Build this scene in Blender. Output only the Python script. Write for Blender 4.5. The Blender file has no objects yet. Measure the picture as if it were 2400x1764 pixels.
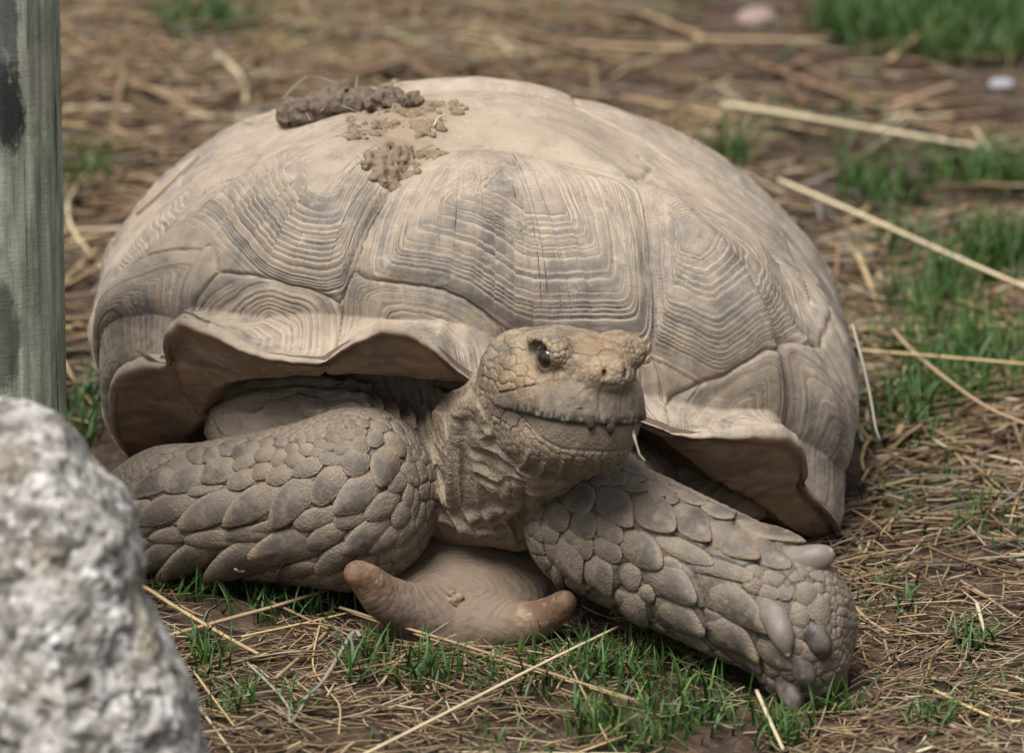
import bpy, math, random
import numpy as np
from mathutils import Vector, Matrix
from mathutils.bvhtree import BVHTree

SC = bpy.context.scene
COL = SC.collection
random.seed(7)
RNG = np.random.default_rng(7)

# ------------------------------------------------------------------ camera, sky, sun, exposure
PITCH = math.radians(20.0)
DIST = 4.0
TGT = np.array([0.0, 0.0, 0.17])
FPX = 11560.0                       # focal length in pixels of the 2400 px wide photograph
FWD = np.array([0.0, math.cos(PITCH), -math.sin(PITCH)])
UPV = np.array([0.0, math.sin(PITCH), math.cos(PITCH)])
CAMP = TGT - FWD * DIST
cd = bpy.data.cameras.new('camera')
cam = bpy.data.objects.new('camera', cd)
COL.objects.link(cam)
cam.location = CAMP
cam.rotation_euler = (math.pi / 2 - PITCH, 0, 0)
cd.sensor_width = 36.0
cd.lens = 36.0 * FPX / 2400.0
cd.clip_start = 0.05
cd.clip_end = 500
cd.dof.use_dof = True
cd.dof.focus_distance = 3.93
cd.dof.aperture_fstop = 5.0
SC.camera = cam

world = bpy.data.worlds.new('World')
SC.world = world
world.use_nodes = True
wn = world.node_tree.nodes
wl = world.node_tree.links
wn.clear()
sky = wn.new('ShaderNodeTexSky')
sky.sky_type = 'NISHITA'
sky.sun_disc = False
SUN_EL, SUN_AZ = math.radians(66), math.radians(-38)     # azimuth from -Y (behind the camera), + towards +X
sky.sun_elevation = SUN_EL
sky.sun_rotation = math.pi - SUN_AZ
sky.air_density = 1.0
sky.dust_density = 3.0
hs = wn.new('ShaderNodeHueSaturation')
hs.inputs['Saturation'].default_value = 0.30             # overcast: grey, not blue
bgn = wn.new('ShaderNodeBackground')
bgn.inputs['Strength'].default_value = 0.064
won = wn.new('ShaderNodeOutputWorld')
wl.new(sky.outputs[0], hs.inputs['Color'])
wl.new(hs.outputs[0], bgn.inputs['Color'])
wl.new(bgn.outputs[0], won.inputs['Surface'])

sd = bpy.data.lights.new('sun', 'SUN')
sd.energy = 2.8
sd.angle = math.radians(34)
sd.color = (1.0, 0.97, 0.93)
sun = bpy.data.objects.new('sun', sd)
COL.objects.link(sun)
dvec = Vector((math.sin(SUN_AZ) * math.cos(SUN_EL), -math.cos(SUN_AZ) * math.cos(SUN_EL), math.sin(SUN_EL)))
sun.rotation_euler = dvec.to_track_quat('Z', 'Y').to_euler()
sun.location = dvec * 20

SC.view_settings.view_transform = 'Standard'
SC.view_settings.look = 'None'
SC.view_settings.exposure = 0.92
SC.view_settings.gamma = 1.0
SC.view_settings.use_curve_mapping = False

# ------------------------------------------------------------------ helpers
def W(px, py, y):
    """the point at depth y seen at photograph pixel (px, py)"""
    d = FWD + np.array([1.0, 0, 0]) * ((px - 1200) / FPX) + UPV * ((882 - py) / FPX)
    s = (y - CAMP[1]) / d[1]
    return CAMP + d * s

def G(px, py, z=0.0):
    """the point at height z seen at photograph pixel (px, py)"""
    d = FWD + np.array([1.0, 0, 0]) * ((px - 1200) / FPX) + UPV * ((882 - py) / FPX)
    s = (z - CAMP[2]) / d[2]
    return CAMP + d * s

def proj(P):
    D = P - CAMP
    dep = D @ FWD
    return np.stack([1200 + FPX * D[..., 0] / dep, 882 - FPX * (D @ UPV) / dep], -1), dep

def smooth(a, b, x):
    t = np.clip((x - a) / (b - a), 0, 1)
    return t * t * (3 - 2 * t)

def _hash(ix, iy, iz, seed):
    n = (ix.astype(np.int64) * 374761393 + iy.astype(np.int64) * 668265263 + iz.astype(np.int64) * 2147483647 + seed * 974711) & 0xFFFFFFFF
    n = ((n ^ (n >> 13)) * 1274126177) & 0xFFFFFFFF
    n = (n ^ (n >> 16)) & 0xFFFF
    return n.astype(np.float64) / 32767.5 - 1.0

def vnoise(P, seed=0):
    P = np.asarray(P, float)
    F = np.floor(P)
    f = P - F
    f = f * f * f * (f * (f * 6 - 15) + 10)
    I = F.astype(np.int64)
    out = 0
    for dx in (0, 1):
        wx = f[:, 0] if dx else 1 - f[:, 0]
        for dy in (0, 1):
            wy = f[:, 1] if dy else 1 - f[:, 1]
            for dz in (0, 1):
                wz = f[:, 2] if dz else 1 - f[:, 2]
                out = out + wx * wy * wz * _hash(I[:, 0] + dx, I[:, 1] + dy, I[:, 2] + dz, seed)
    return out

def fbm(P, oct=4, seed=0, gain=0.5):
    a, s, o = 1.0, 0.0, 0.0
    for k in range(oct):
        o = o + a * vnoise(P * (2.03 ** k) + 17.3 * k, seed + k)
        s += a
        a *= gain
    return o / s

def mesh_obj(name, V, F, mat=None, parent=None, attrs=None, smooth_shade=True):
    """F: list of tuples or an (n,k) array"""
    me = bpy.data.meshes.new(name)
    V = np.asarray(V, np.float32)
    if isinstance(F, np.ndarray):
        n, k = F.shape
        me.vertices.add(len(V)); me.vertices.foreach_set('co', V.ravel())
        me.loops.add(n * k); me.loops.foreach_set('vertex_index', F.ravel().astype(np.int32))
        me.polygons.add(n)
        me.polygons.foreach_set('loop_start', np.arange(0, n * k, k, dtype=np.int32))
        me.polygons.foreach_set('loop_total', np.full(n, k, np.int32))
        me.update(calc_edges=True)
    else:
        me.from_pydata([tuple(v) for v in V], [], F)
        me.update()
    if smooth_shade:
        me.polygons.foreach_set('use_smooth', np.ones(len(me.polygons), bool))
    if attrs:
        for an, arr in attrs.items():
            arr = np.asarray(arr, np.float32)
            if arr.ndim == 1:
                at = me.attributes.new(an, 'FLOAT', 'POINT'); at.data.foreach_set('value', arr)
            else:
                at = me.attributes.new(an, 'FLOAT_VECTOR', 'POINT'); at.data.foreach_set('vector', arr.ravel())
    if mat: me.materials.append(mat)
    o = bpy.data.objects.new(name, me)
    COL.objects.link(o)
    if parent: o.parent = parent
    return o

def thing(name, label, cat, group=None):
    o = bpy.data.objects.new(name, None)
    COL.objects.link(o)
    return tag(o, label, cat, group)

def tag(o, label=None, cat=None, group=None, kind=None):
    if label: o['label'] = label
    if cat: o['category'] = cat
    if group: o['group'] = group
    if kind: o['kind'] = kind
    return o

# ------------------------------------------------------------------ materials
class NT:
    def __init__(self, name):
        self.m = bpy.data.materials.new(name); self.m.use_nodes = True
        self.t = self.m.node_tree; self.n = self.t.nodes; self.l = self.t.links
        self.b = self.n['Principled BSDF']
    def put(self, sock, v):
        if isinstance(v, bpy.types.NodeSocket): self.l.new(v, sock)
        elif isinstance(v, (tuple, list)):
            sock.default_value = (*v, 1.0) if len(v) == 3 and sock.type == 'RGBA' else v
        else: sock.default_value = v
    def attr(self, name, vec=False):
        a = self.n.new('ShaderNodeAttribute'); a.attribute_name = name
        return a.outputs['Vector'] if vec else a.outputs['Fac']
    def co(self, which='Object'):
        return self.n.new('ShaderNodeTexCoord').outputs[which]
    def scale(self, v, s):
        m = self.n.new('ShaderNodeMapping'); self.put(m.inputs['Vector'], v)
        m.inputs['Scale'].default_value = s if isinstance(s, (tuple, list)) else (s, s, s)
        return m.outputs[0]
    def noise(self, v, s, d=4, r=0.55, out='Fac', dist=0.0):
        t = self.n.new('ShaderNodeTexNoise'); self.put(t.inputs['Vector'], v)
        t.inputs['Scale'].default_value = s; t.inputs['Detail'].default_value = d; t.inputs['Roughness'].default_value = r
        t.inputs['Distortion'].default_value = dist
        return t.outputs[out]
    def vor(self, v, s, feature='F1', out='Distance', rand=1.0):
        t = self.n.new('ShaderNodeTexVoronoi'); t.feature = feature; self.put(t.inputs['Vector'], v)
        t.inputs['Scale'].default_value = s; t.inputs['Randomness'].default_value = rand
        return t.outputs[out]
    def math(self, op, a, b=0.0, c=0.0, clamp=False):
        m = self.n.new('ShaderNodeMath'); m.operation = op; m.use_clamp = clamp
        self.put(m.inputs[0], a); self.put(m.inputs[1], b)
        if len(m.inputs) > 2: self.put(m.inputs[2], c)
        return m.outputs[0]
    def ramp(self, v, lo, hi, a=0.0, b=1.0):
        m = self.n.new('ShaderNodeMapRange'); m.interpolation_type = 'SMOOTHSTEP'
        self.put(m.inputs['Value'], v); m.inputs['From Min'].default_value = lo; m.inputs['From Max'].default_value = hi
        m.inputs['To Min'].default_value = a; m.inputs['To Max'].default_value = b
        return m.outputs['Result']
    def mix(self, f, a, b, mode='MIX'):
        m = self.n.new('ShaderNodeMix'); m.data_type = 'RGBA'; m.blend_type = mode
        self.put(m.inputs[0], f); self.put(m.inputs[6], a); self.put(m.inputs[7], b)
        return m.outputs[2]
    def bump(self, h, strength=0.5, dist=0.001, nrm=None):
        b = self.n.new('ShaderNodeBump'); b.inputs['Strength'].default_value = strength; b.inputs['Distance'].default_value = dist
        self.put(b.inputs['Height'], h)
        if nrm is not None: self.l.new(nrm, b.inputs['Normal'])
        return b.outputs[0]
    def done(self, col, rough=0.8, nrm=None, spec=0.3, **kw):
        self.put(self.b.inputs['Base Color'], col); self.put(self.b.inputs['Roughness'], rough)
        self.put(self.b.inputs['Specular IOR Level'], spec)
        if nrm is not None: self.l.new(nrm, self.b.inputs['Normal'])
        for k, v in kw.items(): self.put(self.b.inputs[k.replace('_', ' ')], v)
        return self.m

def mat_scute():
    t = NT('scute_horn'); P = t.co()
    horn0 = t.attr('horn')
    ph = t.attr('phase'); g = t.attr('gauge'); rnd = t.attr('rnd'); pig = t.attr('pigment'); dirt = t.attr('dirt')
    wob = t.noise(P, 60, 3)
    phw = t.math('ADD', ph, t.math('MULTIPLY', t.math('SUBTRACT', wob, 0.5), 0.26))
    fr = t.math('FRACT', phw)
    groove = t.math('SUBTRACT', 1.0, t.ramp(t.math('ABSOLUTE', t.math('SUBTRACT', fr, 0.5)), 0.0, 0.22))   # line at 0.5
    wn_ = t.n.new('ShaderNodeTexWhiteNoise'); wn_.noise_dimensions = '1D'
    t.put(wn_.inputs['W'], t.math('ADD', t.math('FLOOR', phw), t.math('MULTIPLY', rnd, 91.0)))
    rr1 = t.ramp(wn_.outputs['Value'], 0.05, 0.8, 0.15, 1.0)
    fr2 = t.math('FRACT', t.math('ADD', t.math('MULTIPLY', phw, 2.63), t.math('MULTIPLY', rnd, 7.0)))
    fine = t.math('SUBTRACT', 1.0, t.ramp(t.math('ABSOLUTE', t.math('SUBTRACT', fr2, 0.5)), 0.0, 0.2))
    groove = t.math('ADD', t.math('MULTIPLY', groove, rr1), t.math('MULTIPLY', fine, t.ramp(t.noise(P, 18, 3), 0.4, 0.65, 0.0, 0.38)), clamp=True)
    crest = t.math('MULTIPLY', t.ramp(fr, 0.52, 0.62), t.ramp(fr, 0.62, 0.98, 1.0, 0.0))
    # pigment broken into patches that follow the growth bands
    band = t.noise(t.n.new('ShaderNodeCombineXYZ').outputs[0], 1.0)
    cxyz = t.n.new('ShaderNodeCombineXYZ')
    t.put(cxyz.inputs[0], t.math('MULTIPLY', ph, 0.45)); t.put(cxyz.inputs[1], t.math('MULTIPLY', rnd, 40.0))
    band = t.noise(cxyz.outputs[0], 1.6, 3, 0.6)
    patch = t.noise(P, 24, 5, 0.62)
    dark = t.math('MULTIPLY', t.ramp(t.math('ADD', t.math('MULTIPLY', band, 0.5), t.math('MULTIPLY', patch, 0.55)), 0.45, 0.61), pig)
    base = t.mix(t.noise(P, 9, 5, 0.6), (0.262, 0.207, 0.152), (0.405, 0.340, 0.262))
    base = t.mix(t.ramp(t.noise(P, 16, 4), 0.52, 0.75), base, (0.255, 0.190, 0.138))
    base = t.mix(t.math('MULTIPLY', dark, 0.85), base, (0.092, 0.088, 0.090))
    base = t.mix(t.math('MULTIPLY', t.attr('streak'), t.ramp(t.noise(P, 70, 5, 0.7), 0.22, 0.46)), base, (0.082, 0.070, 0.067))
    gcol = t.mix(dark, (0.14, 0.095, 0.060), (0.030, 0.028, 0.030))
    gmask = t.math('MULTIPLY', groove, t.ramp(t.noise(P, 45, 3), 0.25, 0.6, 0.45, 1.0))
    gmask = t.math('MULTIPLY', gmask, t.attr('ringy'))
    base = t.mix(t.math('MULTIPLY', gmask, 0.95), base, gcol)
    base = t.mix(t.math('MULTIPLY', t.math('MULTIPLY', crest, t.attr('ringy')), 0.6), base, (0.52, 0.43, 0.33))
    mott = t.ramp(t.noise(P, 55, 6, 0.72), 0.46, 0.62)
    base = t.mix(t.math('MULTIPLY', mott, t.math('MULTIPLY', t.math('SUBTRACT', 1.0, horn0), 0.42)), base, (0.150, 0.134, 0.124))
    pale = t.math('MULTIPLY', t.ramp(t.noise(t.scale(P, (1, 1, 1.7)), 34, 6, 0.72), 0.54, 0.72), 0.6)
    base = t.mix(pale, base, (0.50, 0.445, 0.365))
    # dry dust lying on it
    dust = t.math('MULTIPLY', t.ramp(t.noise(P, 30, 6, 0.7), 0.35, 0.7), dirt)
    base = t.mix(dust, base, (0.43, 0.36, 0.272))
    scr = t.math('MULTIPLY', t.ramp(t.noise(t.scale(P, (0.5, 1.4, 1.0)), 190, 5, 0.8), 0.57, 0.70), 0.45)
    base = t.mix(scr, base, (0.17, 0.125, 0.09))
    specks = t.math('MULTIPLY', t.ramp(t.noise(P, 200, 4, 0.7), 0.63, 0.70), 0.6)
    base = t.mix(specks, base, (0.15, 0.10, 0.065))
    base = t.mix(t.math('MULTIPLY', t.ramp(t.math('ADD', t.noise(P, 60, 7, 0.75), t.math('MULTIPLY', t.attr('mud'), 0.22)), 0.50, 0.68), t.math('MULTIPLY', t.attr('mud'), 0.9), clamp=True), base, (0.28, 0.212, 0.145))
    horn = t.attr('horn')
    hcol = t.mix(t.ramp(t.noise(t.scale(P, (1, 1, 2)), 22, 4, 0.6), 0.35, 0.7), (0.17, 0.120, 0.082), (0.31, 0.195, 0.118))
    hcol = t.mix(t.ramp(t.noise(P, 70, 5, 0.7), 0.45, 0.75), hcol, (0.24, 0.185, 0.135))
    base = t.mix(horn, base, hcol)
    h = t.math('ADD', t.math('MULTIPLY', t.math('SUBTRACT', crest, groove), t.math('MULTIPLY', t.attr('ringy'), 0.5)), t.math('MULTIPLY', t.noise(P, 260, 7, 0.8), 1.2))
    return t.done(base, t.ramp(horn, 0, 1, 0.82, 0.5), t.bump(h, 0.55, 0.0011), 0.25)

def mat_skin():
    t = NT('tortoise_skin'); P = t.co()
    pig = t.attr('pigment'); cen = t.attr('cen'); rnd = t.attr('rnd'); along = t.attr('along'); horn = t.attr('horn'); warm = t.attr('warm')
    tan = t.mix(t.noise(P, 30, 5, 0.6), (0.140, 0.110, 0.080), (0.275, 0.224, 0.168))
    wcol = t.mix(t.ramp(t.noise(P, 60, 6, 0.7), 0.36, 0.64), (0.165, 0.115, 0.068), (0.315, 0.250, 0.170))
    wcol = t.mix(t.ramp(t.noise(t.scale(P, 1.1), 34, 5, 0.65), 0.50, 0.66, 0, .75), wcol, (0.120, 0.104, 0.088))
    wcol = t.mix(t.ramp(t.noise(t.scale(P, 1.3), 90, 5, 0.7), 0.56, 0.70, 0, .7), wcol, (0.40, 0.34, 0.255))
    tan = t.mix(warm, tan, wcol)
    streak = t.noise(P, 130, 5, 0.7)
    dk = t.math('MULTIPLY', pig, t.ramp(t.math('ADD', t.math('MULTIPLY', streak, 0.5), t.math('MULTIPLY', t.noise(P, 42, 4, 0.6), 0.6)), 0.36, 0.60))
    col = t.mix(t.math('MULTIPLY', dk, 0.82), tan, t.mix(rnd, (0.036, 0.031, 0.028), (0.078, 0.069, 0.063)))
    scr = t.math('MULTIPLY', t.ramp(t.noise(t.scale(P, (1.0, 1.6, 3.0)), 210, 4, 0.75), 0.60, 0.72), t.math('MULTIPLY', pig, 0.35))
    col = t.mix(scr, col, (0.36, 0.29, 0.22))
    rim = t.math('MULTIPLY', t.math('SUBTRACT', 1.0, t.ramp(cen, 0.02, 0.20)), t.attr('scaly'))
    col = t.mix(t.math('MULTIPLY', rim, 0.75), col, (0.060, 0.040, 0.026))  # occlusion shade in the grooves between scales, painted into the colour
    hcol = t.mix(t.ramp(t.noise(t.scale(P, (1, 1, 0.5)), 70, 6, 0.7), 0.36, 0.66), (0.085, 0.066, 0.048), (0.205, 0.160, 0.112))
    hcol = t.mix(t.ramp(t.noise(t.scale(P, (1, 1, 0.25)), 240, 4, 0.7), 0.57, 0.74, 0, .6), hcol, (0.30, 0.265, 0.22))
    hcol = t.mix(t.ramp(t.noise(P, 38, 3), 0.5, 0.7, 0, .5), hcol, (0.12, 0.105, 0.095))
    col = t.mix(t.math('MULTIPLY', t.attr('orange'), t.ramp(t.noise(P, 75, 5, 0.65), 0.30, 0.62)), col, (0.27, 0.165, 0.090))
    col = t.mix(horn, col, hcol)
    col = t.mix(t.math('MULTIPLY', t.attr('lip'), t.ramp(t.noise(t.scale(P, (1, 1, 0.4)), 260, 4, 0.7), 0.36, 0.58)), col, (0.022, 0.021, 0.013))
    col = t.mix(t.math('MULTIPLY', t.attr('lid'), 0.75), col, (0.075, 0.050, 0.034))
    h = t.math('ADD', t.math('MULTIPLY', t.noise(P, 420, 5, 0.65), 0.8), t.math('MULTIPLY', t.noise(P, 120, 4, 0.6), 0.8))
    gl = t.math('SINE', t.math('MULTIPLY', t.math('ADD', along, t.math('MULTIPLY', t.noise(P, 90, 3), 0.35)), 30.0))
    h = t.math('ADD', h, t.math('MULTIPLY', gl, t.math('MULTIPLY', pig, 0.12)))
    crack = t.vor(P, 210, 'DISTANCE_TO_EDGE')
    h = t.math('ADD', h, t.math('MULTIPLY', t.ramp(crack, 0.0, 0.16), t.math('MULTIPLY', t.math('SUBTRACT', 1.0, pig), t.math('SUBTRACT', 1.0, horn))))
    rough = t.math('SUBTRACT', t.ramp(horn, 0, 1, 0.70, 0.50), t.math('MULTIPLY', pig, t.ramp(t.noise(P, 150, 4), .3, .7, 0.02, 0.26)))
    h = t.math('ADD', h, t.math('MULTIPLY', t.noise(P, 900, 3, 0.6), 0.35))
    return t.done(col, rough, t.bump(h, 0.55, 0.0009), 0.32)

def mat_simple(name, c1, c2, scale=20, rough=0.8, bump=0.3, bscale=120, spec=0.3, bd=0.001):
    t = NT(name); P = t.co()
    return t.done(t.mix(t.noise(P, scale, 5, 0.6), c1, c2), rough, t.bump(t.noise(P, bscale, 5, 0.6), bump, bd), spec)

M_SCUTE = mat_scute()
M_SKIN = mat_skin()
M_BONE = mat_simple('shell_under', (0.10, 0.07, 0.05), (0.16, 0.11, 0.075), 20)

def mat_plastron():
    t = NT('plastron_horn'); P = t.co()
    lines = t.attr('lines'); tipm = t.attr('tip')
    tan = t.mix(t.noise(P, 25, 5, 0.6), (0.135, 0.102, 0.075), (0.225, 0.172, 0.125))
    w = t.math('SINE', t.math('ADD', t.math('MULTIPLY', lines, 1100.0), t.math('MULTIPLY', t.noise(P, 40, 3), 6.0)))
    tan = t.mix(t.math('MULTIPLY', t.ramp(w, 0.3, 1.0), t.math('MULTIPLY', t.ramp(t.noise(P, 35, 3), 0.4, 0.6), 0.55)), tan, (0.10, 0.07, 0.05))
    orange = t.mix(t.ramp(t.noise(P, 40, 5, 0.6), 0.35, 0.7), (0.120, 0.070, 0.042), (0.225, 0.138, 0.082))
    orange = t.mix(t.ramp(t.noise(t.scale(P, (0.6, 1, 2.2)), 75, 5, 0.7), 0.52, 0.72), orange, (0.36, 0.27, 0.19))
    orange = t.mix(t.ramp(t.noise(t.scale(P, (1, .6, 1.4)), 160, 6, 0.8), 0.54, 0.68, 0, .7), orange, (0.30, 0.235, 0.17))
    col = t.mix(tipm, tan, orange)
    col = t.mix(t.ramp(t.noise(P, 120, 6, 0.75), 0.56, 0.70, 0, .6), col, (0.085, 0.062, 0.045))
    h = t.math('ADD', t.math('MULTIPLY', w, 0.10), t.noise(P, 200, 6, 0.7))
    return t.done(col, t.ramp(tipm, 0, 1, 0.8, 0.58), t.bump(h, 0.6, 0.0012), 0.22)
M_PLAS = mat_plastron()

def mat_ground():
    t = NT('dirt'); P = t.co()
    c = t.mix(t.ramp(t.noise(P, 9, 6, 0.62), 0.35, 0.65), (0.040, 0.027, 0.019), (0.100, 0.069, 0.047))
    c = t.mix(t.ramp(t.noise(P, 90, 5, 0.7), 0.48, 0.72), c, (0.17, 0.118, 0.08))
    c = t.mix(t.ramp(t.noise(P, 300, 3, 0.7), 0.58, 0.68), c, (0.03, 0.02, 0.015))
    h = t.math('ADD', t.noise(P, 60, 8, 0.7), t.math('MULTIPLY', t.noise(P, 350, 4, 0.6), 0.4))
    return t.done(c, 0.92, t.bump(h, 0.9, 0.008), 0.15)
M_DIRT = mat_ground()

def mat_attrcol(name, rough=0.7, spec=0.25, nscale=150, sheen=None, trans=0.0):
    t = NT(name); P = t.co(); c = t.attr('col', True)
    f = t.noise(P, nscale, 4, 0.6)
    c2 = t.mix(0.55, c, t.mix(f, (0.25, 0.25, 0.25), (1.0, 1.0, 1.0)), 'MULTIPLY')
    c2 = t.mix(0.35, c2, c)
    return t.done(c2, rough, t.bump(f, 0.3, 0.0006), spec)
M_STRAW = mat_attrcol('dry_straw', 0.6, 0.3)
M_GRASS = mat_attrcol('green_grass', 0.5, 0.35, 60)

# ------------------------------------------------------------------ setting: ground
def ground_z(x, y):
    P = np.stack([x, y, np.zeros_like(x)], -1)
    return 0.012 * fbm(P * 5, 3, 11) + 0.0055 * fbm(P * 26, 3, 12) + 0.0022 * fbm(P * 90, 2, 13) - 0.002

def make_ground():
    def axis(lo, hi, step, far):
        mid = np.arange(lo, hi + step / 2, step)
        k = np.array([0.05 * 1.5 ** i for i in range(1, 40)])
        k = k[np.cumsum(k) < far]
        r = np.cumsum(k)
        return np.concatenate([lo - r[::-1], mid, hi + r])
    xs = axis(-0.62, 0.62, 0.0045, 60); ys = axis(-0.55, 2.0, 0.0055, 60)
    X, Y = np.meshgrid(xs, ys, indexing='ij')
    x, y = X.ravel(), Y.ravel()
    z = ground_z(x, y)
    far = np.maximum(np.maximum(np.abs(x) - 0.7, 0), np.maximum(np.maximum(y - 2.1, -0.6 - y), 0))
    z *= 1 - smooth(0, 2.0, far)
    nx, ny = len(xs), len(ys)
    I = np.arange(nx * ny).reshape(nx, ny)
    F = np.stack([I[:-1, :-1], I[1:, :-1], I[1:, 1:], I[:-1, 1:]], -1).reshape(-1, 4)
    o = mesh_obj('ground', np.stack([x, y, z], -1), F, M_DIRT)
    tag(o, kind='structure')
    return o
make_ground()

# ------------------------------------------------------------------ the tortoise
TORT = thing('tortoise', 'large tan spurred tortoise with domed ringed shell and raised head', 'tortoise')

def interp_per(a, xa, ya):
    xp = np.concatenate([xa - 2 * math.pi, xa, xa + 2 * math.pi])
    yp = np.concatenate([ya, ya, ya])
    return np.interp(a, xp, yp)

# ---- carapace: radial sheet from the apex to the flared lip and on round to the underside
APEX = np.array([-0.035, 0.205, 0.335])
def lip_curve():
    L = []
    front = [(330, 1085, .105), (290, 1030, .075), (266, 960, .055), (264, 900, .047), (283, 856, .036), (345, 829, .026), (402, 834, .016),
             (390, 790, .004), (396, 750, -.004), (430, 720, -.018), (520, 764, -.034), (600, 810, -.044), (690, 833, -.052), (768, 838, -.050),
             (830, 785, -.066), (900, 748, -.074), (960, 756, -.074), (1020, 796, -.068), (1080, 858, -.058), (1130, 900, -.052), (1200, 925, -.048),
             (1280, 935, -.048), (1360, 930, -.052), (1440, 950, -.056), (1515, 985, -.060), (1560, 1006, -.060), (1640, 1009, -.058), (1740, 1000, -.046), (1835, 992, -.026),
             (1874, 1020, -.010), (1884, 1080, .004), (1864, 1116, .018), (1900, 1150, .030), (1950, 1212, .055), (1950, 1255, .085)]
    for px, py, y in front: L.append(W(px, py, y))
    for p in [(.272, .15, .012), (.268, .3, .012), (.235, .44, .02), (.14, .55, .045), (-.02, .60, .07), (-.2, .57, .08), (-.31, .45, .06), (-.338, .3, .05), (-.332, .18, .05)]:
        L.append(np.array(p))
    return np.array(L)
LIP = lip_curve()
LAZ = np.arctan2(LIP[:, 0] - APEX[0], -(LIP[:, 1] - APEX[1]))      # 0 = front, + towards +X
o_ = np.argsort(LAZ)
LIP, LAZ = LIP[o_], LAZ[o_]
_lf = np.linspace(-math.pi, math.pi, 1400, endpoint=False)
_l3 = np.stack([interp_per(_lf, LAZ, LIP[:, k]) for k in range(3)], -1)
_nz = fbm(np.stack([_lf * 22, 0 * _lf, 0 * _lf], -1), 4, 51); _nz2 = fbm(np.stack([_lf * 60, 0 * _lf + 5, 0 * _lf], -1), 3, 52)
_rad = _l3[:, :2] - APEX[:2]; _rad /= np.linalg.norm(_rad, axis=1, keepdims=True)
_l3[:, :2] += _rad * (.0030 * _nz + .0016 * _nz2)[:, None]; _l3[:, 2] += .0030 * _nz - .0014 * np.maximum(_nz2, 0)
LIP, LAZ = _l3, np.arctan2(_l3[:, 0] - APEX[0], -(_l3[:, 1] - APEX[1]))
_o = np.argsort(LAZ); LIP, LAZ = LIP[_o], LAZ[_o]
LRR = np.hypot(LIP[:, 0] - APEX[0], LIP[:, 1] - APEX[1])
LOW = np.array([W(*p) for p in [(350, 1085, .13), (425, 1045, .090), (462, 1000, .050), (492, 915, .012), (560, 890, -.016), (700, 880, -.037), (850, 874, -.046), (1000, 888, -.046),
       (1090, 897, -.042), (1200, 945, -.036), (1300, 965, -.036), (1420, 985, -.040), (1520, 1003, -.045), (1600, 1064, -.044), (1680, 1128, -.030), (1760, 1168, -.008), (1810, 1205, .016), (1870, 1250, .045), (1925, 1268, .085)]])
WAZ = np.arctan2(LOW[:, 0] - APEX[0], -(LOW[:, 1] - APEX[1]))

AZ_DENSE = np.concatenate([np.linspace(-115, 115, 1250), np.linspace(115, 245, 170)[1:-1]]) * math.pi / 180
TT = np.concatenate([np.linspace(0, 0.22, 40)[1:], np.linspace(0.22, 1.0, 255)[1:], np.linspace(1.0, 1.36, 44)[1:]])
A2, T2 = np.meshgrid(AZ_DENSE, TT, indexing='ij')

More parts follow.
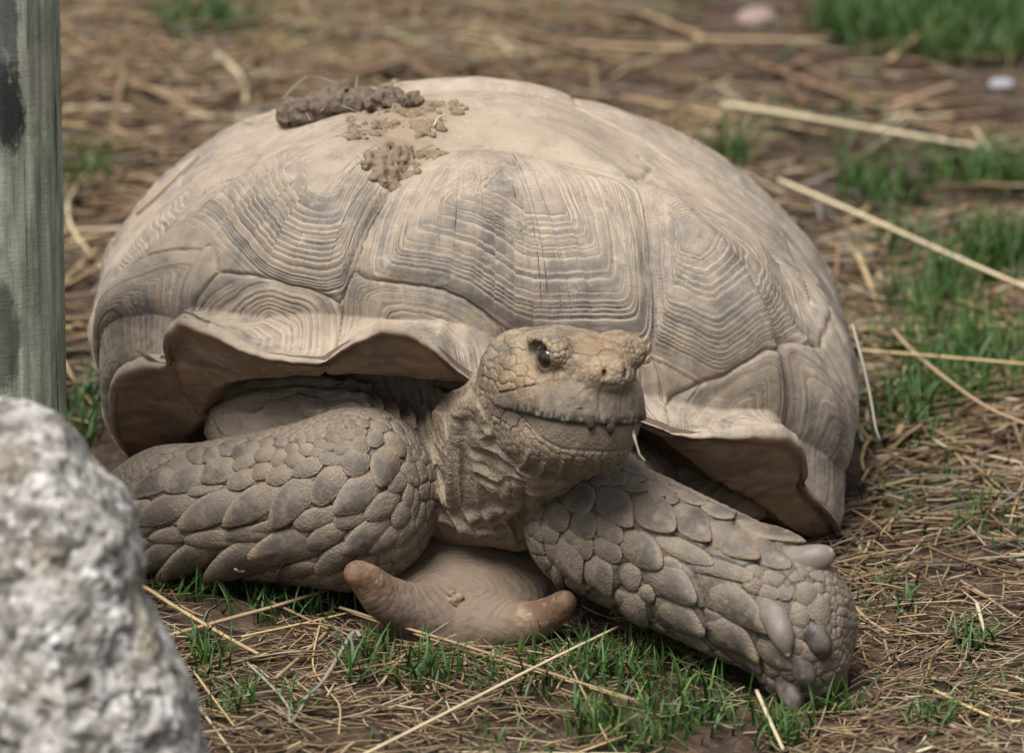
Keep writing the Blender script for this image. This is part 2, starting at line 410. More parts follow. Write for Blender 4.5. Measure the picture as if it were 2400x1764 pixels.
def deg(x): return np.radians(np.array(x, float))
FL_A = deg([-180, -110, -75, -62, -50, -40, -20, 0, 20, 40, 50, 62, 75, 110])
FL_IN = np.array([-.004, -.010, -.016, -.014, 0.020, .040, .058, .046, .058, .050, .030, -.004, -.012, -.010])
FL_UP = np.array([.04, .06, .06, .05, .030, .010, .000, .022, .000, .012, .030, .05, .06, .05])
def carapace_base(A, T):
    a = A.ravel(); t = T.ravel()
    # the lip, slightly rounded
    rl = np.zeros_like(a); zl = np.zeros_like(a)
    rr = np.hypot(LIP[:, 0] - APEX[0], LIP[:, 1] - APEX[1])
    for d, w in ((-.010, .2), (-.005, .2), (0, .2), (.005, .2), (.010, .2)):
        rl += w * interp_per(a + d, LAZ, rr); zl += w * interp_per(a + d, LAZ, LIP[:, 2])
    fin = interp_per(a, FL_A, FL_IN); fup = interp_per(a, FL_A, FL_UP)
    for d in (-.1, .1):
        fin = fin + interp_per(a + d, FL_A, FL_IN); fup = fup + interp_per(a + d, FL_A, FL_UP)
    fin /= 3; fup /= 3
    # the foot of the dome is smoother than the lip
    rs = 0; zs = 0
    for d in np.linspace(-.30, .30, 9):
        rs = rs + interp_per(a + d, LAZ, rr) / 9; zs = zs + interp_per(a + d, LAZ, LIP[:, 2]) / 9
    front = smooth(math.radians(64), math.radians(40), np.abs(a))
    rb = (rs * front + rl * (1 - front)) - fin
    zb = (zs * front + zl * (1 - front)) + fup
    # dome
    td = np.clip(t / 0.84, 0, 1)
    th = td * math.pi / 2
    n = 1.74 + 0.61 * front
    rho = np.sin(th) ** (2 / n); fz = np.cos(th) ** (2 / n)
    side = smooth(math.radians(35), math.radians(80), np.abs(a))
    bul = 0.022 * side * np.sin(math.pi * np.clip(td, 0, 1) ** 2.6)
    r = rb * rho + bul
    z = zb + (APEX[2] - zb) * fz
    # from the dome's foot to the lip
    q = np.clip((t - 0.84) / 0.16, 0, 1)
    cr = rb + 0.30 * np.maximum(rl - rb, 0) + 0.004; cz = np.minimum(zb, zl) - 0.006 * front
    r2 = (1 - q) ** 2 * rb + 2 * q * (1 - q) * cr + q * q * rl
    z2 = (1 - q) ** 2 * zb + 2 * q * (1 - q) * cz + q * q * zl
    r = np.where(t > 0.84, r2, r); z = np.where(t > 0.84, z2, z)
    # underside
    LWR = np.hypot(LOW[:, 0] - APEX[0], LOW[:, 1] - APEX[1])
    rw = 0; zw = 0
    for d in (-.03, 0, .03):
        rw = rw + np.interp(a + d, WAZ, LWR) / 3; zw = zw + np.interp(a + d, WAZ, LOW[:, 2]) / 3
    inside = smooth(WAZ[0] - .10, WAZ[0] + .05, a) * smooth(WAZ[-1] + .10, WAZ[-1] - .05, a)
    rw = rw * inside + (rl - .02) * (1 - inside); zw = zw * inside + (zl - .012) * (1 - inside)
    rw = np.minimum(rw, rl - .006); zw = np.minimum(zw, zl - .004)
    u = np.clip((t - 1.0) / 0.26, 0, 1)
    ru = rl + (rw - rl) * u + 0.0080 * np.sin(np.clip(u * 4.5, 0, 1) * math.pi) + 0.004 * np.sin(u * math.pi)
    zu = zl + (zw - zl) * (u ** 0.85)
    v = np.clip((t - 1.26) / 0.10, 0, 1)
    ru = ru - 0.06 * v; zu = zu + 0.004 * np.sin(v * math.pi)
    r = np.where(t > 1.0, ru, r); z = np.where(t > 1.0, zu, z)
    return np.stack([APEX[0] + np.sin(a) * r, APEX[1] - np.cos(a) * r, z], -1)

CB = carapace_base(A2, T2)
CN_ = CB.reshape(len(AZ_DENSE), len(TT), 3)

def grid_normals(Pg):
    da = np.roll(Pg, -1, 0) - np.roll(Pg, 1, 0)
    dt = np.gradient(Pg, axis=1)
    n = np.cross(da, dt)
    n /= np.linalg.norm(n, axis=-1, keepdims=True) + 1e-12
    return n
CNRM = grid_normals(CN_)
if np.mean(CNRM[:, 60, 2]) < 0: CNRM = -CNRM

QX = np.sin(A2) * T2; QY = -np.cos(A2) * T2          # flat chart of the carapace
_pp, _dd = proj(CN_)
_face = ((CAMP - CN_) * CNRM).sum(-1) > 0
def img2q(px, py, tmax=1.05):
    d = (_pp[..., 0] - px) ** 2 + (_pp[..., 1] - py) ** 2
    d = np.where(_face & (T2 < tmax), d + (_dd * 40) , 1e12)
    k = np.unravel_index(np.argmin(d), d.shape)
    return (QX[k], QY[k])

def qq(p): return img2q(*p) if abs(p[0]) > 3 else p
def pol(azd, t): return (math.sin(math.radians(azd)) * t, -math.cos(math.radians(azd)) * t)
SCUTES = [  # name, areola, outline in the chart, bulge height, ring count, ringiness
    ('vertebral_scute', (1240, 445), [(862, 655), (1180, 783), (1515, 792), (1522, 600), (1480, 440), (1250, 362), (1000, 362), (925, 440)], .017, 21, 1.0),
    ('vertebral_scute', (1200, 290), [(1000, 362), (1250, 362), (1480, 440), (1500, 400), (1420, 300), (1300, 235), (960, 235), (870, 275)], .006, 14, .12),
    ('vertebral_scute', (.03, .16), [(1300, 235), (.16, .14), (.13, .30), (-.12, .30), (-.14, .14), (960, 235)], .008, 14, .1),
    ('vertebral_scute', (.02, .42), [(.13, .30), (.12, .42), (.1, .54), (-.08, .54), (-.12, .42), (-.12, .30)], .008, 14, .3),
    ('vertebral_scute', (.0, .68), [(.1, .54), (.3, .75), (0, .85), (-.28, .75), (-.08, .54)], .008, 14, .5),
    ('costal_scute', (800, 440), [(925, 440), (862, 655), (762, 694), (615, 650), (523, 561), (600, 380), (760, 298), (870, 275), (1000, 362)], .016, 19, 1.0),
    ('costal_scute', (520, 420), [(760, 298), (600, 380), (523, 561), (330, 640), (240, 600), (-.72, .0), (-.68, .12), (-.14, .14), (960, 235), (870, 275)], .012, 22, 1.0),
    ('costal_scute', (-.40, .28), [(-.14, .14), (-.68, .12), (-.66, .45), (-.12, .42)], .010, 20, .6),
    ('costal_scute', (-.30, .54), [(-.12, .42), (-.66, .45), (-.28, .75), (-.08, .54)], .010, 18, .6),
    ('costal_scute', (1600, 560), [(1480, 440), (1522, 600), (1515, 792), (1690, 880), (1838, 810), (1835, 653), (1748, 500), (1570, 430), (1500, 400)], .013, 19, 1.0),
    ('costal_scute', (1780, 500), [(1500, 400), (1570, 430), (1748, 500), (1835, 653), (1838, 810), (1930, 860), (.78, .05), (.70, .12), (.16, .14), (1300, 235), (1420, 300)], .010, 20, .9),
    ('costal_scute', (.44, .28), [(.16, .14), (.70, .12), (.68, .45), (.12, .42)], .010, 18, .5),
    ('costal_scute', (.32, .54), [(.12, .42), (.68, .45), (.3, .75), (.1, .54)], .010, 18, .5),
]
LZ = lambda px, py, y: math.degrees(math.atan2(W(px, py, y)[0] - APEX[0], -(W(px, py, y)[1] - APEX[1])))
a_c, a_l1, a_l2, a_l3 = 8.0, LZ(768, 836, -.055), LZ(402, 834, .016), -80.0
a_r1, a_r2, a_r3 = LZ(1560, 1006, -.060), LZ(1864, 1116, .018), 84.0
def marg(inner, a0, a1, rings, ringy):
    SCUTES.append(('marginal_scute', pol((a0 + a1) / 2, 1.0), list(inner) + [pol(a1, 1.0), pol(a1, 1.6), pol(a0, 1.6), pol(a0, 1.0)], .0, rings, ringy))
marg([(862, 655), (762, 694)][::-1] + [(1180, 783)], a_l1, a_c, 15, .9)
marg([(615, 650), (762, 694)], a_l2, a_l1, 15, .9)
marg([(330, 640), (523, 561), (615, 650)], a_l3, a_l2, 20, .6)
marg([(1180, 783), (1515, 792), (1690, 880)], a_c, a_r1, 15, .9)
marg([(1690, 880), (1838, 810)], a_r1, a_r2, 15, .8)
marg([(1838, 810), (1930, 860)], a_r2, a_r3, 18, .6)
for a0, a1 in ((84, 102), (102, 120), (120, 140), (140, 160), (160, 180)):
    for s in (1, -1):
        b0 = a0 if (s > 0 or a0 > 84) else 80
        SCUTES.append(('marginal_scute', pol(s * (a0 + a1) / 2, 1.0), [pol(s * b0, .76), pol(s * (a0 + a1) / 2, .76), pol(s * a1, .78), pol(s * a1, 1.6), pol(s * b0, 1.6)], .0, 14, .4))

def build_carapace():
    na, nt = len(AZ_DENSE), len(TT)
    q = np.stack([QX.ravel(), QY.ravel()], -1)
    Pf = CB
    wq = q + 0.0045 * np.stack([fbm(Pf * 22, 2, 31), fbm(Pf * 22, 2, 32)], -1)
    wq += 0.0008 * np.stack([fbm(Pf * 85, 2, 33), fbm(Pf * 85, 2, 34)], -1)
    best = np.full(len(q), 1e9); sec = np.full(len(q), 1e9); idx = np.zeros(len(q), int)
    for k, (nm, c, poly, *_r) in enumerate(SCUTES):
        c = np.array(qq(c)); pl = np.array([qq(p) for p in poly])
        cen = pl.mean(0)
        g = np.zeros(len(q)); d = wq - c
        for i in range(len(pl)):
            e = pl[(i + 1) % len(pl)] - pl[i]
            n = np.array([e[1], -e[0]]); n /= np.linalg.norm(n)
            if np.dot(pl[i] - cen, n) < 0: n = -n
            dist = max(np.dot(pl[i] - c, n), .012)
            gi = np.maximum(d @ n, 0) / dist
            g += gi ** 20
        g = g ** 0.05
        if nm != 'marginal_scute':       # never beyond the rim of the dome
            g = np.where(np.hypot(q[:, 0], q[:, 1]) > 0.93, np.maximum(g, 1.5), g)
        m = g < best
        sec = np.where(m, best, np.minimum(sec, g))
        idx = np.where(m, k, idx); best = np.where(m, g, best)
    A = np.array([s[3] for s in SCUTES])[idx]; NR = np.array([s[4] for s in SCUTES])[idx]; RG = np.array([s[5] for s in SCUTES])[idx]
    t = T2.ravel(); az = np.degrees(A2.ravel())
    edge = sec - best
    isM = np.array([s[0] == 'marginal_scute' for s in SCUTES])[idx]
    gg = np.clip(best, 0, 1.15)
    phase = NR * gg ** 1.25 + idx * 0.37 + 0.14 * fbm(Pf * 26, 3, 41) + 1.5 * vnoise(np.stack([gg * 8, idx * 13.7, 0 * gg], -1), 48)
    horn = smooth(1.012, 1.05, t) * (np.abs(az) < 100)
    lipfade = 1 - smooth(.985, 1.01, t)
    top = smooth(0.20, 0.42, t)
    ringy = RG * lipfade * (0.25 + 0.75 * top) * smooth(0.10, 0.28, gg) * (0.45 + 0.55 * smooth(-.35, .25, fbm(Pf * 11, 3, 43)))
    ringy = np.clip(ringy, 0, 1)
    fr = phase - np.floor(phase)
    saw = np.where(fr < .5, fr * 2, np.clip(1 - (fr - .5) * 6, 0, 1))            # groove at .5, sharp outer side
    nrm = CNRM.reshape(-1, 3)
    h = A * np.clip(1 - gg ** 2, 0, 1) ** 0.9
    h -= 0.0021 * np.exp(-(edge / 0.05) ** 2) * lipfade
    h -= 0.0006 * np.exp(-(edge / 0.012) ** 2)
    _rr = .35 + .65 * ((np.abs(np.sin(np.floor(phase) * 12.9898 + idx * 4.1) * 43758.5453)) % 1.0)
    h -= 0.0024 * ringy * saw ** 2.2 * _rr
    h += 0.0040 * np.maximum(fbm(Pf * np.array([70, 70, 26]), 4, 49), -.1) * smooth(66, 76, az) * (1 - smooth(104, 116, az)) * smooth(.55, .8, t)
    h += 0.0013 * fbm(Pf * 40, 3, 44) + 0.0028 * fbm(Pf * 9, 2, 45) * (1 - horn)
    h += 0.0016 * fbm(Pf * np.array([60, 60, 150]), 3, 46) * horn
    for _a in (a_l1, a_l2, a_r1, a_r2): h -= .0028 * horn * np.exp(-((az - _a + 6 * (t - 1)) / .55) ** 2)
    V = Pf + nrm * h[:, None]
    pig = smooth(0.30, 0.55, t) * lipfade * (0.55 + 0.45 * np.where(isM, .7, 1)) * np.where(idx < 1, 1, 1)
    pig = np.where(np.isin(idx, (1, 2, 3)), pig * .5, pig)
    # the dark keel streak of the first scute and the blue grey seam hollows
    kx = q[:, 0] - (0.095 - 0.02 * (q[:, 1] + .4)); streak = np.exp(-(kx / 0.020) ** 2) * (idx == 0) * smooth(.33, .42, t) * (1 - smooth(.56, .72, t))
    dirt = 0.40 + 0.5 * (1 - smooth(0.20, 0.5, t)) + 0.55 * smooth(.80, .93, t) * lipfade
    _cp = _pp.reshape(-1, 2)
    _s0, _s1 = np.array(img2q(1186, 418)), np.array(img2q(1135, 640))
    _hh = np.clip(((q - _s0) @ (_s1 - _s0)) / ((_s1 - _s0) @ (_s1 - _s0)), 0, 1)
    streak = np.exp(-(np.linalg.norm(q - _s0 - _hh[:, None] * (_s1 - _s0), axis=1) / .027) ** 2) * (idx == 0)
    attrs = dict(streak=streak, mud=np.clip(np.exp(-(((_cp[:, 0] - 930) / 120) ** 2 + ((_cp[:, 1] - 345) / 75) ** 2)) + .8 * np.exp(-(((_cp[:, 0] - 960) / 170) ** 2 + ((_cp[:, 1] - 270) / 38) ** 2)) + .5 * np.exp(-(((_cp[:, 0] - 1300) / 260) ** 2 + ((_cp[:, 1] - 330) / 70) ** 2)), 0, 1), phase=phase, gauge=gg, rnd=(idx * 0.6180339) % 1.0, pigment=np.clip(pig + streak * .9, 0, 1.6), dirt=np.clip(dirt, 0, 1), ringy=ringy, horn=horn)
    car = mesh_obj('carapace', *grid_sub(Pf - nrm * 0.006, na, nt, 6, 3), M_BONE, TORT)
    # faces by scute
    I = np.arange(na * nt).reshape(na, nt)
    I2 = np.concatenate([I, I[:1]], 0)
    F = np.stack([I2[:-1, :-1], I2[1:, :-1], I2[1:, 1:], I2[:-1, 1:]], -1).reshape(-1, 4)
    fi = idx[F]; lab = fi[:, 0]
    for c in (1, 2, 3):                     # majority of corners
        cnt = (fi == fi[:, [c]]).sum(1); lab = np.where(cnt > 2, fi[:, c], lab)
    V2 = V - nrm * (0.0004 * np.exp(-(edge / 0.006) ** 2))[:, None]
    for k, s in enumerate(SCUTES):
        fk = F[lab == k]
        if not len(fk): continue
        u, inv = np.unique(fk, return_inverse=True)
        mesh_obj(s[0], V2[u], inv.reshape(-1, 4), M_SCUTE, car, {a: v[u] for a, v in attrs.items()})
    # cap at the apex
    ring = I[:, 0]
    cv = np.concatenate([V2[ring], V2[ring].mean(0, keepdims=True)])
    capf = [(i, (i + 1) % na, na) for i in range(na)]
    at = {a: np.concatenate([v[ring], [v[ring].mean()]]) for a, v in attrs.items()}; at['ringy'] *= 0
    mesh_obj('areola', cv, capf, M_SCUTE, car, at)
    return car, V, nrm

def grid_sub(P, na, nt, sa, st):
    ia = np.arange(0, na, sa); it = np.unique(np.concatenate([np.arange(0, nt, st), [nt - 1]]))
    g = P.reshape(na, nt, 3)[ia][:, it]
    n, m = g.shape[:2]
    I = np.arange(n * m).reshape(n, m); I2 = np.concatenate([I, I[:1]], 0)
    F = np.stack([I2[:-1, :-1], I2[1:, :-1], I2[1:, 1:], I2[:-1, 1:]], -1).reshape(-1, 4)
    return g.reshape(-1, 3), F

CARAPACE, CAR_V, CAR_N = build_carapace()

# ---- implicit surfaces (distance fields) for the soft body and the plastron
def sd_ell(P, c, r, R=None):
    d = P - np.asarray(c)
    if R is not None: d = d @ R           # columns of R are the local axes
    r = np.asarray(r)
    k0 = np.linalg.norm(d / r, axis=1); k1 = np.linalg.norm(d / (r * r), axis=1)
    return k0 * (k0 - 1) / (k1 + 1e-9)

def sd_cap(P, a, b, ra, rb, S=None):
    """round cone; S = (axis, factor) squashes along an axis"""
    a = np.asarray(a); b = np.asarray(b)
    pa = P - a; ba = b - a
    if S is not None:
        ax = np.asarray(S[0]) / np.linalg.norm(S[0]); f = S[1] - 1
        pa = pa + np.outer(pa @ ax, ax) * f; ba = ba + ax * (ba @ ax) * f
    h = np.clip(pa @ ba / (ba @ ba), 0, 1)
    return np.linalg.norm(pa - h[:, None] * ba, axis=1) - (ra + (rb - ra) * h)

def smin(a, b, k):
    h = np.maximum(k - np.abs(a - b), 0) / k
    return np.minimum(a, b) - h * h * k * 0.25

def smax(a, b, k): return -smin(-a, -b, k)

def surface_net(f, lo, hi, step, coarse=4):
    lo = np.array(lo); n = np.ceil((np.array(hi) - lo) / step).astype(int)
    n = (n // coarse + 1) * coarse
    cs = step * coarse
    ax = [lo[i] + cs * (np.arange(n[i] // coarse) + .5) for i in range(3)]
    C = np.stack(np.meshgrid(*ax, indexing='ij'), -1)
    fc = f(C.reshape(-1, 3)).reshape(C.shape[:3])
    near = np.abs(fc) < cs * 1.5
    F = np.repeat(np.repeat(np.repeat(np.sign(fc).astype(np.float32), coarse, 0), coarse, 1), coarse, 2)
    N = np.repeat(np.repeat(np.repeat(near, coarse, 0), coarse, 1), coarse, 2)
    ii = np.argwhere(N)
    F[N] = f(lo + step * (ii + 0.5)).astype(np.float32)
    org = lo + step * 0.5
    ins = F < 0
    nx, ny, nz = F.shape
    def cor(A, d): return A[d[0]:nx - 1 + d[0], d[1]:ny - 1 + d[1], d[2]:nz - 1 + d[2]]
    ds = [(i, j, k) for i in (0, 1) for j in (0, 1) for k in (0, 1)]
    cnt = sum(cor(ins, d).astype(np.int8) for d in ds)
    act = (cnt > 0) & (cnt < 8)
    ci = np.argwhere(act)
    vid = np.full(act.shape, -1, np.int64); vid[act] = np.arange(len(ci))
    vals = {d: F[ci[:, 0] + d[0], ci[:, 1] + d[1], ci[:, 2] + d[2]] for d in ds}
    acc = np.zeros((len(ci), 3)); num = np.zeros(len(ci))
    for a in ds:
        for k in range(3):
            if a[k]: continue
            b = list(a); b[k] = 1; b = tuple(b)
            va, vb = vals[a], vals[b]
            m = (va < 0) != (vb < 0)
            tt = np.where(m, va / np.where(va - vb == 0, 1, va - vb), 0)
            p = np.tile(np.array(a, float), (len(ci), 1)); p[:, k] = tt
            acc[m] += p[m]; num[m] += 1
    V = org + step * (ci + acc / num[:, None])
    quads = []
    for k in range(3):
        sl0 = [slice(None)] * 3; sl1 = [slice(None)] * 3
        sl0[k] = slice(0, -1); sl1[k] = slice(1, None)
        a, b = ins[tuple(sl0)], ins[tuple(sl1)]
        e = np.argwhere(a != b)
        i1, i2 = (k + 1) % 3, (k + 2) % 3
        ok = (e[:, i1] > 0) & (e[:, i2] > 0) & (e[:, i1] < F.shape[i1] - 1) & (e[:, i2] < F.shape[i2] - 1)
        e = e[ok]
        o1 = np.zeros(3, int); o1[i1] = 1; o2 = np.zeros(3, int); o2[i2] = 1
        q = np.stack([vid[tuple((e - o1 - o2).T)], vid[tuple((e - o2).T)], vid[tuple(e.T)], vid[tuple((e - o1).T)]], -1)
        flip = ~a[tuple(e.T)]
        q[flip] = q[flip][:, ::-1]
        quads.append(q)
    Q = np.concatenate(quads)
    Q = Q[(Q >= 0).all(1)]
    return V, Q

def subdivide(V, Q):
    E = np.stack([Q, np.roll(Q, -1, 1)], -1).reshape(-1, 2); E.sort(1)
    key = E[:, 0] * len(V) + E[:, 1]
    u, inv = np.unique(key, return_inverse=True)
    em = (V[u // len(V)] + V[u % len(V)]) / 2
    fm = V[Q].mean(1)
    ei = inv.reshape(-1, 4) + len(V); fi = np.arange(len(Q)) + len(V) + len(u)
    V2 = np.concatenate([V, em, fm])
    q2 = [np.stack([Q[:, k], ei[:, k], fi, ei[:, (k + 3) % 4]], -1) for k in range(4)]
    return V2, np.concatenate(q2)

def sdf_grad(f, P, e=0.0006):
    g = np.zeros_like(P)
    for k in range(3):
        d = np.zeros(3); d[k] = e
        g[:, k] = f(P + d) - f(P - d)
    return g / (np.linalg.norm(g, axis=1, keepdims=True) + 1e-12)

def vnormals(V, Q):
    fn = np.cross(V[Q[:, 2]] - V[Q[:, 0]], V[Q[:, 3]] - V[Q[:, 1]])
    n = np.zeros_like(V)
    for k in range(4): np.add.at(n, Q[:, k], fn)
    return n / (np.linalg.norm(n, axis=1, keepdims=True) + 1e-12)

def snap(f, P, Q, it=2):
    for _ in range(it):
        P = P + vnormals(P, Q) * -np.clip(f(P), -.003, .003)[:, None]
    return P, vnormals(P, Q)

# ---- head frame
HYAW, HPIT = math.radians(26), math.radians(8)
HF = np.array([math.sin(HYAW) * math.cos(HPIT), -math.cos(HYAW) * math.cos(HPIT), math.sin(HPIT)])
HS = np.cross(np.array([0, 0, 1.0]), -HF); HS = -HS if HS[0] < 0 else HS; HS /= np.linalg.norm(HS)   # towards +X
HU = np.cross(HS, -HF); HU = HU if HU[2] > 0 else -HU
HROLL = math.radians(9)
HS, HU = HS * math.cos(HROLL) - HU * math.sin(HROLL), HU * math.cos(HROLL) + HS * math.sin(HROLL)
HC = W(1340, 926, -.165)
HR = np.stack([HF, HS, HU], 1)
def hp(f, s, u): return HC + HF * f + HS * s + HU * u
def mouth_u(f): return -0.0112 - 0.0012 * smooth(.030, -.01, f) + 0.0085 * smooth(-.022, -.050, f)

def head_sdf(P):
    L = (P - HC) @ HR
    f, s, u = L[:, 0], np.abs(L[:, 1]), L[:, 2]
    M = np.stack([f, s, u], -1)                     # mirrored
    d = sd_ell(L, (-.022, 0, .008), (.060, .050, .042))
    d = smin(d, sd_ell(M, (-.040, .031, .004), (.040, .024, .038)), .015)         # jaw muscle
    d = smin(d, sd_ell(L, (.029, 0, -.005), (.039, .0455, .043)), .012)            # muzzle
    d = smin(d, sd_ell(L, (.022, 0, .033), (.038, .033, .0155)), .012)              # flat forehead
    d = smin(d, sd_ell(L, (.057, 0, .0265), (.015, .0205, .0145)), .008)              # nose
    d = smin(d, sd_ell(M, (.016, .0330, .0445), (.025, .0125, .0085)), .010)         # brow
    d = smin(d, sd_ell(M, (.034, .0330, .0385), (.010, .010, .010)), .008)
    d = smin(d, sd_ell(M, (-.005, .040, .002), (.026, .013, .024)), .012)           # cheek
    d = smin(d, sd_ell(L, (.010, 0, -.034), (.046, .042, .023)), .012)              # lower jaw
    d = smin(d, sd_ell(L, (-.015, 0, -.035), (.048, .045, .030)), .018)             # throat
    d = smax(d, -sd_ell(M, (.0225, .0435, .0340), (.0150, .0090, .0115)), .005)      # eye sockets
    d = smin(d, np.linalg.norm(M - np.array((.0222, .0325, .0335)), axis=1) - .0118, .003)   # lids
    d = smax(d, -sd_ell(M, (.0255, .0435, .0336), (.0088, .0120, .0092)), .0016)
    d = smax(d, -sd_ell(M, (.0690, .0085, .0290), (.0075, .0024, .0038)), .0012)     # nostrils
    return d

LEG_L = dict(a=W(795, 1178, -.062), b=W(400, 1195, -.005), ra=.071, rb=.050)
LEG_R = dict(a=W(1400, 1226, -.120), b=W(1768, 1400, -.205), ra=.0575, rb=.0555)

def torso_sdf(P):
    d = sd_ell(P, (-.02, .25, .15), (.21, .24, .10))
    d = smin(d, sd_ell(P, W(735, 985, .065), (.088, .085, .050)), .02)                # right shoulder skin
    d = smin(d, sd_ell(P, W(1560, 1130, .065), (.10, .07, .050)), .02)                # left shoulder skin
    return smin(d, sd_cap(P, W(850, 1060, -.02), W(740, 1010, .08), .045, .05), .03)
def neck_sdf(P):
    neck = sd_cap(P, W(1110, 1100, .05), hp(-.055, -.006, -.018), .066, .045)
    neck = smin(neck, sd_cap(P, W(1085, 1165, -.02), hp(-.02, -.004, -.050), .040, .028), .03)
    neck = smin(neck, sd_cap(P, W(1030, 1150, -.035), W(1215, 1205, -.06), .026, .024), .03)
    return smin(neck, sd_ell(P, W(1215, 1190, -.075), (.022, .022, .030)), .02)
def legl_sdf(P):
    leg = sd_cap(P, LEG_L['a'], LEG_L['b'], LEG_L['ra'], LEG_L['rb'], S=((0, 1, 0), 1.15))
    leg = smin(leg, sd_ell(P, W(860, 1150, -.062), (.052, .055, .062)), .03)
    return smin(leg, sd_cap(P, LEG_L['b'], W(265, 1225, .02), .047, .038), .02)
def legr_sdf(P):
    leg = sd_cap(P, LEG_R['a'], LEG_R['b'], LEG_R['ra'], LEG_R['rb'], S=((0, 1, 0.2), 1.1))
    leg = smin(leg, sd_ell(P, W(1880, 1475, -.232), (.042, .046, .060)), .018)
    return smin(leg, sd_cap(P, W(1400, 1160, -.07), W(1480, 1130, .05), .040, .05), .03)
def march(f, px, py):
    d = FWD + np.array([1.0, 0, 0]) * ((px - 1200) / FPX) + UPV * ((882 - py) / FPX); d /= np.linalg.norm(d)
    t = 3.4
    for _ in range(60):
        v = float(f((CAMP + d * t)[None])[0]); t += v * .8
        if abs(v) < 1e-4 or t > 5: break
    return CAMP + d * t if t < 4.6 else None
FOLDS = [(.0075, [(1101, 945), (1085, 981), (1074, 1041), (1067, 1122), (1060, 1178)]), (.0040, [(975, 930), (970, 985), (985, 1060)]), (.0042, [(1200, 1135), (1190, 1175), (1150, 1205), (1092, 1216)]), (.0045, [(1040, 1215), (1110, 1243), (1190, 1240)]), (.0035, [(1036, 918), (1033, 972), (1047, 1027)]), (.0036, [(1012, 926), (1007, 986), (1017, 1054), (1050, 1122)]),
 (.0038, [(992, 1040), (1003, 1109), (1042, 1171)]), (.0042, [(1221, 1122), (1213, 1177), (1172, 1215), (1112, 1231)]),
 (.0036, [(1250, 1130), (1250, 1182), (1238, 1220)]), (.0060, [(640, 957), (700, 950), (745, 966), (765, 990)]), (.0045, [(490, 945), (560, 912), (700, 900), (850, 905)]), (.0045, [(480, 975), (600, 936), (720, 926), (860, 935)]),
 (.0040, [(960, 950), (955, 1010), (975, 1080), (985, 1130)])]
FOLD3 = []
_tn = lambda P: np.minimum(smin(torso_sdf(P), neck_sdf(P), .025), head_sdf(P))
for r_, pts in FOLDS:
    pts = [tuple(np.array(a_) + (np.array(b_) - np.array(a_)) * k_ / 4) for a_, b_ in zip(pts[:-1], pts[1:]) for k_ in range(4)] + [pts[-1]]
    q = [march(_tn, *p) for p in pts]
    q = [p for p in q if p is not None]
    for i_, (a_, b_) in enumerate(zip(q[:-1], q[1:])):
        w_ = lambda i: r_ * (.35 + .75 * math.sin(math.pi * min(max((i + .6) / (len(q) + .2), 0), 1)) ** .6)
        if np.linalg.norm(a_ - b_) < .03: FOLD3.append((a_, b_, w_(i_), w_(i_ + 1)))
_fa = np.array([f_[0] for f_ in FOLD3]); _fb = np.array([f_[1] for f_ in FOLD3])
_flo = np.minimum(_fa, _fb).min(0) - .03; _fhi = np.maximum(_fa, _fb).max(0) + .03
def folds_sdf(P):
    d = np.full(len(P), 1.0)
    m = np.where(((P > _flo) & (P < _fhi)).all(1))[0]
    Pm = P[m]; dm = np.full(len(m), 1.0)
    for a_, b_, ra_, rb_ in FOLD3:
        c_ = (a_ + b_) / 2
        k = np.where(np.abs(Pm - c_).max(1) < .032)[0]
        if len(k): dm[k] = np.minimum(dm[k], sd_cap(Pm[k], a_, b_, ra_ * 1.15, rb_ * 1.15))
    d[m] = dm
    return d
def body_sdf(P):
    d = smin(torso_sdf(P), neck_sdf(P), .025)
    d = smin(d, head_sdf(P), .010)
    d = smin(d, folds_sdf(P), .006)
    d = smin(d, legl_sdf(P), .006)
    d = smin(d, legr_sdf(P), .006)
    return d

BV, BQ = surface_net(body_sdf, (-.36, -.33, -.02), (.30, .17, .29), .0023)
_c = BV[BQ].mean(1)
_keep = (_c[:, 1] < .115) & ~((_c[:, 1] > .03) & (_c[:, 2] < .03))
BQ = BQ[_keep]; _u, _i = np.unique(BQ, return_inverse=True); BV = BV[_u]; BQ = _i.reshape(-1, 4)
_vn = vnormals(BV, BQ); _t = BV + _vn * .0008
if (body_sdf(_t[:2000]) < body_sdf(BV[:2000])).mean() > .5: BQ = BQ[:, ::-1]
BV, BN = snap(body_sdf, BV, BQ, 1)
BV, BQ = subdivide(BV, BQ)
BV, BN = snap(body_sdf, BV, BQ, 2)
print('body verts', len(BV))
#--STAGE3--

